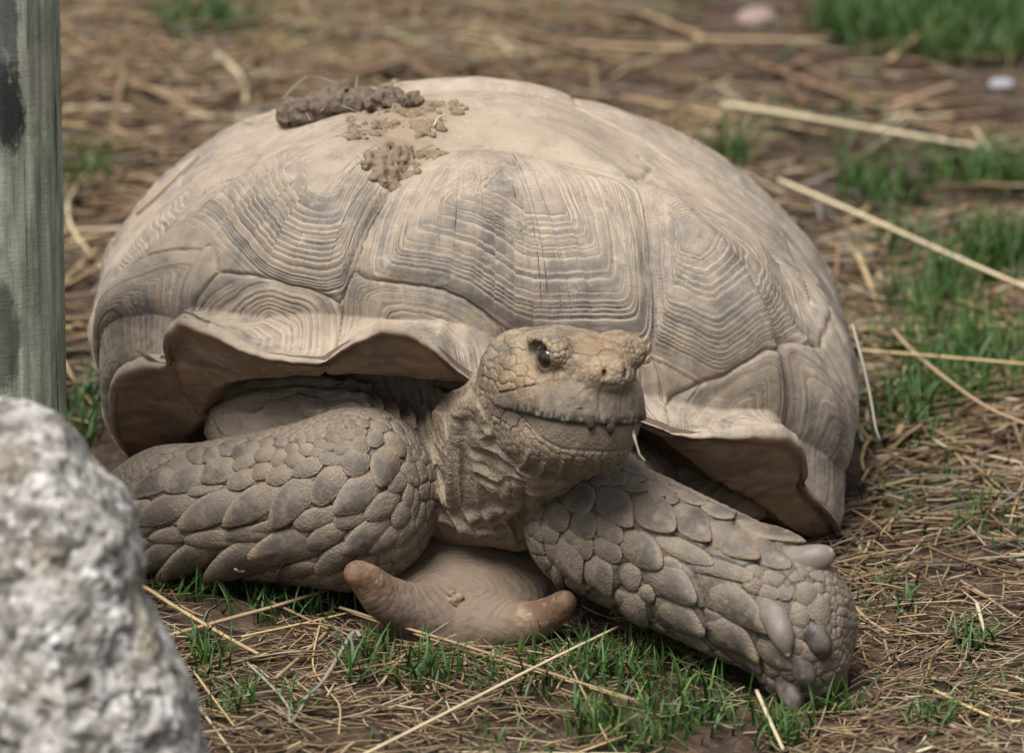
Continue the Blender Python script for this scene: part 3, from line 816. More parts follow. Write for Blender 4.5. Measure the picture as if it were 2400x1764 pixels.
# ---- scales: hand placed seeds (pixel centre, half length, half width, tip direction in degrees, 0 = right, 90 = down)
ZL = (200, 700, 2.2022)
SL = [(370,940,150,55,150),(515,925,115,60,145),(685,885,92,65,142),(820,840,65,40,150),(805,930,75,45,150),(905,890,52,42,140),(1000,905,72,45,150),(920,800,52,40,150),
 (1000,822,48,42,130),(1075,832,48,42,150),(1145,865,76,45,150),(1265,825,58,35,180),(1395,845,75,72,110),(1552,860,105,78,105),(1612,950,55,50,130),(1250,965,118,72,125),
 (1410,1010,152,85,145),(1062,1040,150,82,125),(862,1060,168,76,143),(640,1090,172,75,150),(405,1085,165,65,155),(262,1085,70,50,160),(610,985,78,25,165),(1190,1130,118,50,165),
 (1360,1140,85,50,160),(1535,1072,108,60,140),(1240,1225,108,55,152),(1020,1285,165,88,170),(830,1212,110,38,175),(650,1240,130,45,180),(775,1365,160,88,155),(525,1360,165,75,155),
 (370,1335,130,68,150),(1450,1228,152,66,145),(1275,1358,112,55,140),(1555,1250,100,50,145),(1632,1120,70,48,120),(1662,1212,90,35,130),(1672,1020,70,28,100),(1706,1060,75,22,100),
 (1735,1125,75,22,105),(1640,1312,70,35,140),(1092,1402,112,35,175),(1000,1455,150,38,175),(950,1172,90,25,170),(655,800,54,40,140),(725,772,42,36,140),(795,786,42,36,140),(865,766,40,34,140),
 (935,742,35,26,150),(565,805,48,40,150),(500,845,70,40,150),(1065,770,36,26,150),(1135,776,38,30,150),(1190,792,32,28,150),(1250,766,36,26,160),(1330,766,54,38,160),(1425,752,55,45,100),
 (1495,716,45,40,100),(1605,745,75,42,55),(1400,682,45,28,180),(1345,712,36,25,180),(1275,716,33,26,180),(1520,655,50,28,20),(1435,640,36,22,10),(1365,640,32,22,10),(1210,746,34,24,160),
 (450,770,60,22,160),(1615,665,50,20,50),(1640,700,50,16,60),(255,1180,80,45,165),(450,1225,110,40,175),(1690,1285,60,24,120),(1300,1450,90,30,165),(1420,1390,90,35,155)]
ZR = (1200, 1000, 2.36)
SR = [(368,398,98,88,60),(572,436,140,88,50),(780,468,160,98,42),(1000,522,140,88,48),(1212,622,182,88,36),(1412,690,160,72,38),(1420,575,200,48,22),(1140,462,98,35,25),(690,330,82,25,5),(830,350,66,28,10),
 (885,390,36,28,30),(1000,396,76,28,20),(490,290,56,30,0),(575,296,62,25,0),(490,252,52,20,0),(590,258,52,16,0),(672,284,56,20,5),(800,312,62,16,8),(920,345,62,20,12),(540,232,50,14,0),(245,505,85,68,60),(402,545,80,68,70),
 (538,572,88,58,40),(208,592,62,50,70),(720,682,142,92,42),(965,688,155,50,25),(392,672,66,56,60),(532,690,80,55,30),(312,742,128,76,60),(482,832,112,80,55),(658,840,72,52,70),(885,868,172,92,32),
 (1240,985,240,92,34),(1165,788,172,45,15),(400,932,112,62,40),(675,1020,112,76,40),(932,1060,165,76,26),(1215,1172,190,76,26),(1462,1105,172,58,70),(1445,1275,112,55,36),
 (1625,920,68,62,60),(1702,1005,88,62,70),(1592,1040,72,52,90),(1420,912,62,40,20),(1512,910,46,46,20),(600,960,50,32,50),(740,930,52,42,60),(330,620,50,36,60),(1590,1125,46,34,90),(1660,1240,60,70,70),(1580,1215,52,50,90),
 (1700,888,34,26,60),(1745,950,30,24,60),(225,690,70,40,70),(255,850,90,45,55),(560,1000,70,40,45),(700,1120,90,35,30),(1000,1190,110,40,22),(1300,1290,110,40,30),(1090,430,66,16,18),(1240,470,80,20,20),(620,520,40,30,40),(880,760,60,35,30)]

def region_masks(V):
    D = np.stack([np.minimum(np.minimum(torso_sdf(V), neck_sdf(V)), folds_sdf(V) + .001), legl_sdf(V), legr_sdf(V), head_sdf(V)])
    reg = np.argmin(D, 0)                                     # 0 skin, 1 left-hand leg, 2 right-hand leg, 3 head
    return reg

def leg_scales(ks, C, A, B, NN, sreg, body):
    rings = np.array([.0, .28, .50, .68, .82, .92, .98, 1.0]); na = 30
    th = np.linspace(0, 2 * math.pi, na, endpoint=False)
    rng = np.random.default_rng(17)
    for rg, sdf in ((1, legl_sdf), (2, legr_sdf)):
        kk = [k for k in ks if sreg[k] == rg]
        Ps, prm = [], []
        for k in kk:
            ct = np.cos(th); wob = 1 + .045 * np.interp(th, np.linspace(0, 2 * math.pi, 9), np.append(w8 := rng.normal(0, 1, 8), w8[0]))
            ox = np.where(ct > 0, ct * 1.06, ct * 1.20) * wob
            oy = np.sin(th) * (1.08 - (.34 if rg == 1 else .50) * np.clip((ct + .25) / 1.25, 0, 1) ** 1.6 * smooth(.006, .014, np.linalg.norm(B[k]))) * wob
            X = rings[:, None] * ox[None]; Y = rings[:, None] * oy[None]
            Ps.append((C[k] + X[..., None] * A[k] + Y[..., None] * B[k]).reshape(-1, 3)); prm.append((X.ravel(), Y.ravel(), np.repeat(rings, na)))
        Pa = np.concatenate(Ps)
        for _ in range(3):
            g = sdf_grad(sdf, Pa, .0008); Pa = Pa - g * np.clip(sdf(Pa), -.03, .03)[:, None]
        g = sdf_grad(sdf, Pa, .0008)
        m = len(rings) * na
        for i, k in enumerate(kk):
            p, n = Pa[i * m:(i + 1) * m], g[i * m:(i + 1) * m]
            X, Y, r = prm[i]
            a, b = np.linalg.norm(A[k]), np.linalg.norm(B[k])
            big = smooth(.008, .016, b)
            H = np.clip(.25 * b, .0009, .0052); Lf = np.clip(.16 * a, .0004, .0068 if rg == 1 else .0082) * (.35 + .65 * big)
            ridge = np.exp(-(Y / .35) ** 2) * .0010 * big * np.clip(X + .6, 0, 1.4)
            h = H * np.clip(1 - r ** 2.4, 0, 1) ** .75 + Lf * (X + .18) - .0004 + ridge * (1 - r ** 4)
            h += .0005 * big * np.sin(X * 20 + 1.5 * np.sin(Y * 3 + k)) * (1 - r) * (X < .35) + .0005 * fbm(p * 130, 2, 95) * (r < .97)
            top = p + n * h[:, None]
            rim = top[-na:]; nr = n[-na:]
            inw = (C[k] - rim); inw -= nr * (inw * nr).sum(1)[:, None]; inw /= np.linalg.norm(inw, axis=1, keepdims=True) + 1e-9
            und = rim - nr * .0016 + inw * .0003
            low = p[-na:] - nr * .004 + inw * np.minimum(.006, .3 * b)
            V = np.concatenate([top, und, low])
            nr_ = len(rings) + 2
            I = np.arange(nr_ * na).reshape(nr_, na); I2 = np.concatenate([I, I[:, :1]], 1)
            F = np.stack([I2[1:-1, :-1], I2[2:, :-1], I2[2:, 1:], I2[1:-1, 1:]], -1).reshape(-1, 4)
            F = [tuple(f) for f in F] + [(0, I[1, j], I[1, (j + 1) % na]) for j in range(na)]
            pad = lambda v, c: np.concatenate([v, np.full(2 * na, c)])
            base = .95 if b > .010 else .55
            pigm = base * smooth(1.0, .62, r) * smooth(-.95, .05, X + .3 * fbm(p * 75, 2, 79))
            at = dict(pigment=pad(pigm, 0), cen=pad(np.full(m, .5) - .40 * smooth(.95, 1.0, r), .02), rnd=np.full(len(V), (k * .6180339) % 1), along=pad(X, 0), horn=np.zeros(len(V)), warm=np.full(len(V), .25 * ((k * .37) % 1)), scaly=np.ones(len(V)),  # low cen at the edge and skirt paints crease shade round each scale
                      orange=pad(np.clip(.5 * smooth(.45, 1.0, X) * big * ((k * .731) % 1 > .55), 0, 1), 0), lip=np.zeros(len(V)), lid=np.zeros(len(V)))
            mesh_obj('scale', V, F, M_SKIN, body, at)

def build_body():
    V, N, Q = BV, BN, BQ
    n = len(V)
    reg = region_masks(V)
    pp, dep = proj(V)
    facing = ((CAMP - V) * N).sum(1) > 0
    L = (V - HC) @ HR; f, sgn, u = L[:, 0], L[:, 1], L[:, 2]; sa = np.abs(sgn)
    hd = reg == 3
    # head: mouth line, horny beak above and below it
    mu = mouth_u(f) + .0006 * fbm(np.stack([sgn * 170, f * 120, 0 * f], -1), 3, 66) * smooth(-.03, .02, f)
    top = np.interp(f, [-.045, -.030, -.015, .005, .020, .035, .050, .075], [-.0040, -.0045, -.001, .005, .011, .0175, .0210, .0225])
    beak_u = hd & (f > -.040) & (u > mu) & (u < top)
    lowb = -.0120 - .021 * np.clip((f - .004) / .045, 0, 1) ** 0.75
    beak_l = hd & (f > .004) & (u <= mu) & (u > lowb)
    horn = np.where(beak_u, .20 + .60 * smooth(.0, -.016, u - top + .008 * fbm(V * 90, 3, 65)), np.where(beak_l, .30, 0))
    eyec = [hp(.0225, s * .0385, .0338) for s in (-1, 1)]
    deye = np.minimum(np.linalg.norm((V - eyec[0]), axis=1), np.linalg.norm((V - eyec[1]), axis=1))
    eyez = hd & (deye < .0135)
    warm = np.maximum(smooth(.0, .012, u + .02 * (f > -.05)) * hd * (1 - horn), np.where(hd, .45 * (1 - horn), np.where((reg == 0) & (V[:, 0] > -.11) & (V[:, 0] < .06) & (V[:, 1] < .02), .40, 0)))
    orange = hd * (np.exp(-(np.linalg.norm((L - np.array([.035, 0, .046])) / np.array([.022, .020, .012]), axis=1)) ** 2) + .7 * np.exp(-(np.linalg.norm((L - np.array([.0, -.046, .012])) / np.array([.022, .02, .018]), axis=1)) ** 2) + .5 * np.exp(-(np.linalg.norm((L - np.array([.055, 0, .030])) / np.array([.02, .02, .010]), axis=1)) ** 2))
    # ---------------- seeds
    C, A, B, NN, hgt, pg, lift, tr, sreg = [], [], [], [], [], [], [], [], []
    def add_px(px, py, a, b, ang, rg, h=None, pig=.95, lf=1.0):
        m = np.where(facing & (reg == rg) & (np.abs(pp[:, 0] - px) < 7) & (np.abs(pp[:, 1] - py) < 7))[0]
        if not len(m): return
        k = m[np.argmin(dep[m] + 0.004 * np.hypot(pp[m, 0] - px, pp[m, 1] - py))]
        c, nn = V[k], N[k]
        ca, sa_ = math.cos(math.radians(ang)), math.sin(math.radians(ang))
        def tang(dx, dy, l):
            d = FWD + np.array([1., 0, 0]) * ((px + dx * l - 1200) / FPX) + UPV * ((882 - py - dy * l) / FPX)
            d /= np.linalg.norm(d)
            den = d @ nn
            q = CAMP + d * (((c - CAMP) @ nn) / min(den, -.22))
            v = q - c; v -= nn * (v @ nn)
            base = l * dep[k] / FPX; ln = np.linalg.norm(v)
            return v / (ln + 1e-9) * min(max(ln, base), base * 2.2)
        C.append(c); A.append(tang(ca, sa_, a)); B.append(tang(-sa_, ca, b)); NN.append(nn)
        bb = np.linalg.norm(B[-1])
        hgt.append(h if h else np.clip(.26 * bb, .0010, .0058)); pg.append(pig); lift.append(lf); tr.append(1); sreg.append(rg)
    for (zx, S, rg) in ((ZL, SL, 1), (ZR, SR, 2)):
        for (x, y, a, b, ang) in S:
            big = b > 45
            add_px(zx[0] + x / zx[2], zx[1] + y / zx[2], a / zx[2], b / zx[2], ang, rg, None, .95 if big else .6, 1.0 if big else .5)
    for (x, y, a, b, ang) in HEADS:
        add_px(980 + x / 2.95, 740 + y / 2.95, a / 2.95, b / 2.95, ang, 3, .0009, .25, 0)
    ntr = len(C)
    # running nearest / second nearest
    d1 = np.full(n, 1e3); d2 = np.full(n, 1e3); ix = np.full(n, -1); al = np.zeros(n)
    cell = .012
    key = np.floor(V / cell).astype(np.int64)
    kk = (key[:, 0] + 500) * 1000000 + (key[:, 1] + 500) * 1000 + key[:, 2] + 500
    order = np.argsort(kk); ks = kk[order]
    def near(c, r):
        lo = np.floor((c - r) / cell).astype(int); hi = np.floor((c + r) / cell).astype(int)
        out = []
        for i in range(lo[0], hi[0] + 1):
            for j in range(lo[1], hi[1] + 1):
                b0 = (i + 500) * 1000000 + (j + 500) * 1000 + 500
                s0, s1 = np.searchsorted(ks, b0 + lo[2]), np.searchsorted(ks, b0 + hi[2], 'right')
                if s1 > s0: out.append(order[s0:s1])
        return np.concatenate(out) if out else np.zeros(0, int)
    Vw = V + 0.0005 * np.stack([fbm(V * 160, 2, 61), fbm(V * 160, 2, 62), fbm(V * 160, 2, 63)], -1)
    def insert(k):
        a, b = np.linalg.norm(A[k]), np.linalg.norm(B[k])
        idv = near(C[k], 2.3 * max(a, b))
        if not len(idv): return
        d = Vw[idv] - C[k]
        Mx = np.stack([A[k] / (a * a), B[k] / (b * b)], 1)
        G2 = np.array([[1, A[k] @ B[k] / (a * a)], [A[k] @ B[k] / (b * b), 1]])
        xy = (d @ Mx) @ np.linalg.inv(G2).T
        z = (d @ NN[k]) / (1.3 * min(a, b) + .004)
        x = xy[:, 0]; y = xy[:, 1] / np.clip(1 - .30 * np.clip(x, -.6, 1.2), .5, 1.3)
        dd = np.sqrt(x * x + y * y + z * z)
        ok = N[idv] @ NN[k] > .0
        idv, dd, x = idv[ok], dd[ok], x[ok]
        m = dd < d1[idv]
        d2[idv] = np.where(m, d1[idv], np.minimum(d2[idv], dd))
        d1[idv] = np.where(m, dd, d1[idv]); ix[idv] = np.where(m, k, ix[idv]); al[idv] = np.where(m, x, al[idv])
    for k in range(ntr): insert(k)
    # ---------------- fill the gaps with small scales
    rad = np.full(n, np.nan)
    upn = N[:, 2]
    axL = (LEG_L['b'] - LEG_L['a']) / np.linalg.norm(LEG_L['b'] - LEG_L['a']); axR = (LEG_R['b'] - LEG_R['a']) / np.linalg.norm(LEG_R['b'] - LEG_R['a'])
    m = reg == 1; rad[m] = np.where(upn[m] > .55, .0036, .0075)
    m = reg == 2; rad[m] = np.where(upn[m] > .75, .0042, .0062)
    fx = (V - W(1930, 1480, -.232)) @ np.array([1, .3, 0]); rad[(reg == 2) & (fx > -.006)] = .0034
    brow = np.minimum(np.linalg.norm(V - hp(.027, -.034, .043), axis=1), np.linalg.norm(V - hp(.027, .034, .043), axis=1))
    m = hd
    rh = np.where(u > .020, .0058, np.where(u > -.014, .0060, .0036 + .0022 * smooth(-.03, -.012, u)))
    rh = np.where(brow < .019, .0028, rh)
    rad[m] = rh[m]
    rad[hd & ((horn > 0) | eyez)] = np.nan
    cand = np.where(~np.isnan(rad))[0]
    rng = np.random.default_rng(5)
    cand = cand[rng.permutation(len(cand))][:26000]
    acc_c = np.zeros((6000, 3)); acc_r = np.zeros(6000); na = 0
    for k in cand:
        if d1[k] < (1.42 if reg[k] != 3 else 1.15): continue
        r = rad[k]
        if na:
            dd = np.linalg.norm(acc_c[:na] - V[k], axis=1)
            if (dd < .8 * (r + acc_r[:na])).any(): continue
        acc_c[na] = V[k]; acc_r[na] = r; na += 1
        nn = N[k]
        ax = {1: axL, 2: axR}.get(reg[k], np.array([0, 0, -1.0]))
        if reg[k] == 2 and r < .004: ax = np.array([0, 0, -1.0])
        a = ax - nn * (ax @ nn); a /= np.linalg.norm(a) + 1e-9
        b = np.cross(nn, a)
        st = 1.25 if reg[k] != 3 else 1.0
        jit = rng.uniform(.85, 1.2)
        C.append(V[k]); A.append(a * r * st * jit); B.append(b * r * jit); NN.append(nn)
        hgt.append(np.clip(.22 * r, .0006, .0015) if reg[k] != 3 else np.clip(.12 * r, .0003, .0007)); pg.append(.45 if reg[k] != 3 else .12); lift.append(.25 if reg[k] != 3 else 0); tr.append(0)
    for k in range(ntr, len(C)): insert(k)
    print('seeds', ntr, len(C))
    E = np.concatenate([Q[:, [0, 1]], Q[:, [1, 2]], Q[:, [2, 3]], Q[:, [3, 0]]]); E.sort(1); E = np.unique(E, axis=0)
    E = E[(ix[E[:, 0]] != ix[E[:, 1]]) & (ix[E] >= 0).all(1)]
    e0 = np.clip(d2 - d1, 0, 1.5)
    tt = e0[E[:, 0]] / (e0[E[:, 0]] + e0[E[:, 1]] + 1e-9)
    best = np.full(n, .55); tgt = np.full(n, -1)
    for a_, b_, t_ in ((0, 1, tt), (1, 0, 1 - tt)):
        oo = np.argsort(-t_); va = E[oo, a_]; tv = t_[oo]
        m = tv < best[va]
        best[va[m]] = tv[m]; tgt[va[m]] = E[oo, b_][m]          # the last written is the smallest
    sn = tgt >= 0
    V = V.copy(); V[sn] += (V[tgt[sn]] - V[sn]) * best[sn][:, None]
    d2 = np.where(sn, d1, d2)
    L = (V - HC) @ HR; f, sgn, u = L[:, 0], L[:, 1], L[:, 2]; sa = np.abs(sgn)
    hgt, pg, lift, tr = map(np.array, (hgt, pg, lift, tr))
    have = (ix >= 0) & ~np.isnan(rad) & (d1 < 2.3)
    ixx = np.where(have, ix, 0)
    e = np.clip(d2 - d1, 0, 1.5)
    smallness = np.where(tr[ixx] == 1, .42, .45)
    prof = 1 - np.exp(-(e / smallness) ** 1.15)
    h = np.zeros(n)
    alen = np.array([np.linalg.norm(a) for a in A])[ixx]
    hs_ = hgt[ixx] * prof + lift[ixx] * np.clip(al + .2, -.8, 1.1) * np.clip(alen * .11, 0, .0050)
    sharp = np.exp(-(e / .07) ** 2)
    h = np.where(have, hs_ - .0009 * sharp * np.clip(alen / .012, .4, 1.3), 0)
    # ---------------- loose skin: folds
    sk = smooth(.0, .010, np.minimum(np.abs(head_sdf(V)), .02)) * (reg != 3)
    neckd = np.linalg.norm((V - W(1080, 1080, -.02)) / np.array([.075, .09, .085]), axis=1)
    skin = (reg == 0)
    skw = skin * 1.0
    wv = V + .010 * np.stack([fbm(V * 25, 2, 71), fbm(V * 25, 2, 72), fbm(V * 25, 2, 73)], -1)
    swing = wv[:, 0] + .55 * (wv[:, 2] - .12) + .25 * wv[:, 1]
    vert = np.stack([swing * 58, wv[:, 1] * 8, wv[:, 2] * 4], -1)
    wz = .006 * fbm(V * 16, 2, 69)
    sw2 = V[:, 0] + .42 * (V[:, 2] - .12) * smooth(.16, .06, V[:, 2]) + .3 * V[:, 1] + wz + .0007 * fbm(V * 60, 2, 70)
    rid = 1.25 - 2.0 * np.abs(np.sin(sw2 * math.pi / .0125)) ** .75 + .5 * fbm(vert, 2, 74)
    horf = np.stack([wv[:, 0] * 14, wv[:, 1] * 30, (wv[:, 2] - .25 * wv[:, 0]) * 75], -1)
    rid2 = 1 - np.abs(fbm(horf, 2, 75)) * 2.2
    nk = smooth(1.45, 1.0, neckd)
    h += skw * (nk * .0026 * smooth(.050, .085, V[:, 2]) * rid + (1 - nk) * .0038 * rid2)
    h += skw * .0004 * fbm(V * 240, 2, 76)
    thr = hd & (u < -.030); h += np.where(thr, .0016 * rid * smooth(-.036, -.052, u), 0)
    ft = (reg == 2) * smooth(.075, .05, np.linalg.norm(V - W(1885, 1480, -.232), axis=1)); h += ft * .0040 * fbm(V * 42, 3, 67)
    # ---------------- mouth, beak, lids
    on = hd & (f > -.052)
    cut = np.exp(-((u - mu) / .0010) ** 2) * smooth(-.056, -.044, f)
    h += np.where(on, -.0028 * cut, 0)
    over = smooth(.012, .0, u - mu) * (u > mu) * smooth(-.05, -.02, f)
    h += np.where(beak_u, .0016 * over, 0)
    h -= np.where(hd & (u <= mu), .0016 * smooth(-.016, .0, u - mu) * smooth(-.04, .0, f), 0)
    edge_b = np.exp(-((u - top) / .0009) ** 2) * smooth(-.045, -.03, f) * smooth(.062, .052, f)
    h += np.where(hd, -.0004 * edge_b, 0)
    edge_l = np.exp(-((u - lowb) / .0009) ** 2) * smooth(.0, .010, f) * (u < mu)
    h += np.where(hd, -.0010 * edge_l, 0)
    h -= np.where(beak_u & (f > .045), .0009 * np.exp(-((sa - .0095) / .0011) ** 2), 0)
    h += np.where(beak_u, .0008 * fbm(L * np.array([160, 160, 60]), 3, 77), 0)
    ring = np.exp(-((deye - .0125) / .0020) ** 2)
    h += np.where(hd, .0004 * ring, 0)
    h += .0004 * fbm(V * 300, 2, 78)
    P = V + N * h[:, None]
    col_h = horn
    dark_lip = np.where(hd, cut, 0)
    cen = np.where(have, np.clip(e / .8, 0, 1), .6)
    rndv = ((np.where(have, ix, 0) * .6180339) % 1.0)
    pig = np.where(have, pg[ixx] * smooth(.05, .35, e) * smooth(-1.0, .15, al + .35 * fbm(V * 70, 2, 79)), 0)
    temple = np.exp(-(np.linalg.norm((L - np.array([-.045, -.045, .012])) / np.array([.02, .02, .02]), axis=1)) ** 2)
    pig = np.where(hd & have, .15 + .5 * temple, pig)
    attrs = dict(pigment=pig, cen=cen, rnd=rndv, along=np.where(have, al, 0), horn=np.where(horn > 0, horn * (1 - .0 * dark_lip), 0), warm=warm, scaly=have * np.where(hd, np.where(u > -.005, .55, 1.25), 1.0), orange=np.clip(orange, 0, 1), lip=np.where(hd & (f > -.035), smooth(.0085, .0010, np.abs(u - mu - .0032)) * smooth(-.03, .015, f), 0), lid=np.where(hd, smooth(.0165, .0125, deye), 0))
    # ---------------- scale objects from the traced cells, the body beneath drops away
    fi = ix[Q]; hv = have[Q].all(1)
    fs = np.where(sn[Q], -5, fi)
    lab = np.where(fs.max(1) >= 0, fs.max(1), fi[:, 0])
    for c in range(4):
        cnt = (fs == fs[:, [c]]).sum(1); lab = np.where((cnt >= 2) & (fs[:, c] >= 0), fs[:, c], lab)
    lab = np.where(hv, lab, -1)
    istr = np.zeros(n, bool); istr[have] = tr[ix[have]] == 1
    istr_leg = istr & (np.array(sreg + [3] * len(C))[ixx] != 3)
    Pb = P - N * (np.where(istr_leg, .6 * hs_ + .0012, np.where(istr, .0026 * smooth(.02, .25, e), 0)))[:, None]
    battrs = dict(attrs); battrs['pigment'] = np.where(istr_leg, .9, attrs['pigment']); battrs['cen'] = np.where(istr_leg, .3, attrs['cen'])  # shade in the gaps between leg scales, painted as darker skin
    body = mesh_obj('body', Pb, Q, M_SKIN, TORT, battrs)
    extra = h - np.where(have, hs_ - .0009 * sharp * np.clip(alen / .012, .4, 1.3), 0)      # fine relief that is not the scale's own
    leg_scales([k for k in range(ntr) if sreg[k] != 3], C, A, B, NN, sreg, body)
    for k in range(ntr):
        if sreg[k] != 3: continue
        fk = Q[lab == k]
        if len(fk) < 10: continue
        uq, inv = np.unique(fk, return_inverse=True); q4 = inv.reshape(-1, 4)
        # keep the largest connected piece
        root = np.arange(len(uq))
        for _ in range(60):
            mn = root[q4].min(1); r2 = root.copy(); np.minimum.at(r2, q4.ravel(), np.repeat(mn, 4))
            if (r2 == root).all(): break
            root = r2
        vals, cts = np.unique(root[q4[:, 0]], return_counts=True)
        q4 = q4[root[q4[:, 0]] == vals[np.argmax(cts)]]
        u2, inv = np.unique(q4, return_inverse=True); uq = uq[u2]; q4 = inv.reshape(-1, 4)
        if len(q4) < 10: continue
        a, b = np.linalg.norm(A[k]), np.linalg.norm(B[k])
        Mx = np.stack([A[k] / (a * a), B[k] / (b * b)], 1); G2 = np.array([[1, A[k] @ B[k] / (a * a)], [A[k] @ B[k] / (b * b), 1]])
        xy = ((V[uq] - C[k]) @ Mx) @ np.linalg.inv(G2).T
        ek = np.where(sn[uq] | (ix[uq] != k), 0, e[uq]); alk = np.clip(xy[:, 0], -1.3, 1.3)
        pk = 1 - np.exp(-(ek / .34) ** .85)
        hk = hgt[k] * pk + lift[k] * (alk + .15) * np.clip(a * .12, 0, .0060) + extra[uq]
        top = V[uq] + N[uq] * hk[:, None]
        # rim turned down
        Eb = np.stack([q4, np.roll(q4, -1, 1)], -1).reshape(-1, 2); Es = np.sort(Eb, 1)
        uqk, first, ct = np.unique(Es[:, 0] * 100000 + Es[:, 1], return_index=True, return_counts=True)
        be = Eb[first[ct == 1]]
        bv = np.unique(be); mp = np.full(len(uq), -1); mp[bv] = np.arange(len(bv)) + len(uq)
        low = top[bv] - N[uq[bv]] * .0045
        qs = np.stack([be[:, 1], be[:, 0], mp[be[:, 0]], mp[be[:, 1]]], -1)
        at = {nm: np.concatenate([v_[uq], v_[uq[bv]]]) for nm, v_ in attrs.items()}
        at['along'] = np.concatenate([alk, alk[bv]]); at['cen'] = np.concatenate([np.clip(ek / .8, 0, 1), 0 * bv])
        pgk = pg[k] * smooth(.02, .30, ek) * smooth(-1.0, .1, alk + .35 * fbm(V[uq] * 70, 2, 79)) if tr[k] and reg[uq[0]] != 3 else attrs['pigment'][uq]
        at['pigment'] = np.concatenate([pgk, 0 * bv]); at['rnd'][:] = (k * .6180339) % 1.0
        mesh_obj('scale', np.concatenate([top, low]), np.concatenate([q4, qs]), M_SKIN, body, at)
    return body
HEADS = [(760,690,0,0,0)]
HEADS = [(870,165,30,24,0),(910,200,26,22,0),(850,195,22,20,0),(955,225,34,26,40),(1000,265,28,24,40),(935,170,28,24,0),(1000,215,30,26,0),(960,275,24,22,40),(1010,320,24,22,60),
 (1410,190,34,24,0),(1460,200,30,26,20),(1440,240,24,22,20),(1475,250,22,22,30),(1200,215,110,50,5),(600,300,70,60,120),(500,260,50,60,110),(490,400,40,80,100),(600,510,55,60,80),(690,180,80,50,170),(560,210,60,50,150),
 (640,710,70,45,15),(545,725,35,35,20),(770,745,40,38,10),(900,790,70,45,30),(1010,850,60,40,30),(700,560,50,60,60),(760,460,50,50,50),(700,380,40,60,90),(1085,885,34,34,20),(1375,880,45,34,160)]
BODY = build_body()
# ---- claws and the wrist spur: curved horn cones
def mat_claw():
    t = NT('claw_horn'); P = t.co()
    c = t.mix(t.ramp(t.noise(t.scale(P, (1, 1, .5)), 80, 5, .65), .35, .7), (0.030, 0.026, 0.024), (0.115, 0.095, 0.078))
    c = t.mix(t.ramp(t.noise(P, 160, 5, .7), .55, .72, 0, .6), c, (0.26, 0.205, 0.15))
    c = t.mix(t.math('MULTIPLY', t.attr('pale'), 0.7), c, t.mix(t.noise(P, 70, 5, .65), (0.13, 0.11, 0.098), (0.29, 0.235, 0.185)))
    return t.done(c, .5, t.bump(t.noise(t.scale(P, (1, 1, .4)), 220, 5, .65), .4, .001), .35)
M_CLAW = mat_claw()
M_BEAK = mat_simple('dark_beak', (0.018, 0.016, 0.011), (0.060, 0.050, 0.034), 120, .6, .4, 260, .15)
def claw(name, pts, rads, pale=0.0, flat=.8):
    q = np.array(pts); out, rr = [], []
    n = 16
    T_ = np.linspace(0, len(q) - 1, n)
    qq_ = np.stack([np.interp(T_, np.arange(len(q)), q[:, k]) for k in range(3)], -1)
    for _ in range(3): qq_[1:-1] = (qq_[:-2] + 2 * qq_[1:-1] + qq_[2:]) / 4
    rr = np.interp(T_, np.arange(len(q)), rads)
    rr[-3:] *= np.array([.95, .80, .38])
    tg = np.gradient(qq_, axis=0); tg /= np.linalg.norm(tg, axis=1, keepdims=True)
    sd_ = np.cross(tg, -FWD); sd_ /= np.linalg.norm(sd_, axis=1, keepdims=True); up_ = np.cross(sd_, tg)
    m = 22; th = np.linspace(0, 2 * math.pi, m, endpoint=False)
    V = (qq_[:, None] + rr[:, None, None] * (np.cos(th)[None, :, None] * sd_[:, None] + flat * np.sin(th)[None, :, None] * up_[:, None])).reshape(-1, 3)
    V += .0006 * np.stack([fbm(V * 140, 2, 96), fbm(V * 140, 2, 97), fbm(V * 140, 2, 98)], -1)
    I = np.arange(n * m).reshape(n, m); I2 = np.concatenate([I, I[:, :1]], 1)
    F = [tuple(f) for f in np.stack([I2[:-1, :-1], I2[1:, :-1], I2[1:, 1:], I2[:-1, 1:]], -1).reshape(-1, 4)]
    F += [tuple(I[0][::-1]), tuple(I[-1])]
    return mesh_obj(name, V, F, M_BEAK if name == 'beak_point' else M_CLAW, BODY, {'pale': np.full(len(V), pale)})
def fpt(px, py, dy=0.0, f=legr_sdf):
    p = march(f, px, py)
    return W(px, py, p[1] + dy)
yb = march(legr_sdf, 1850, 1320)[1]
claw('spur', [W(1800, 1345, yb + .020), W(1860, 1322, yb + .010), W(1905, 1312, yb + .004), W(1955, 1293, yb + .004)], [.0165, .0145, .0120, .0080], 1.0, .8)
claw('spur', [fpt(1780, 1385, .012), fpt(1815, 1440, .002), fpt(1835, 1490, -.005), fpt(1847, 1536, -.006)], [.0120, .0120, .0095, .0040], .75, .7)
claw('claw', [fpt(1888, 1448, .011), fpt(1908, 1482, .003), fpt(1926, 1516, -.003), fpt(1935, 1552, -.004)], [.0095, .0105, .0085, .0030], .0, .7)
claw('claw', [fpt(1868, 1525, .010), fpt(1881, 1557, .002), fpt(1889, 1588, -.004), fpt(1887, 1622, -.005)], [.0085, .0095, .0080, .0035], .1, .7)
claw('claw', [fpt(1842, 1572, .012), W(1850, 1606, -.266), W(1860, 1640, -.274), W(1868, 1674, -.279)], [.0100, .0110, .0095, .0040], .0, .7)
# the two beak points at the front of the upper jaw
for px, py in ((1384, 990), (1431, 1001)):
    p0 = march(head_sdf, px, py - 10)
    claw('beak_point', [W(px - 1, py - 14, p0[1] + .0012), W(px, py - 2, p0[1] - .0014), W(px, py + 9, p0[1] - .0022), W(px, py + 21, p0[1] - .0014)], [.0036, .0036, .0026, .0008], 0, .5)
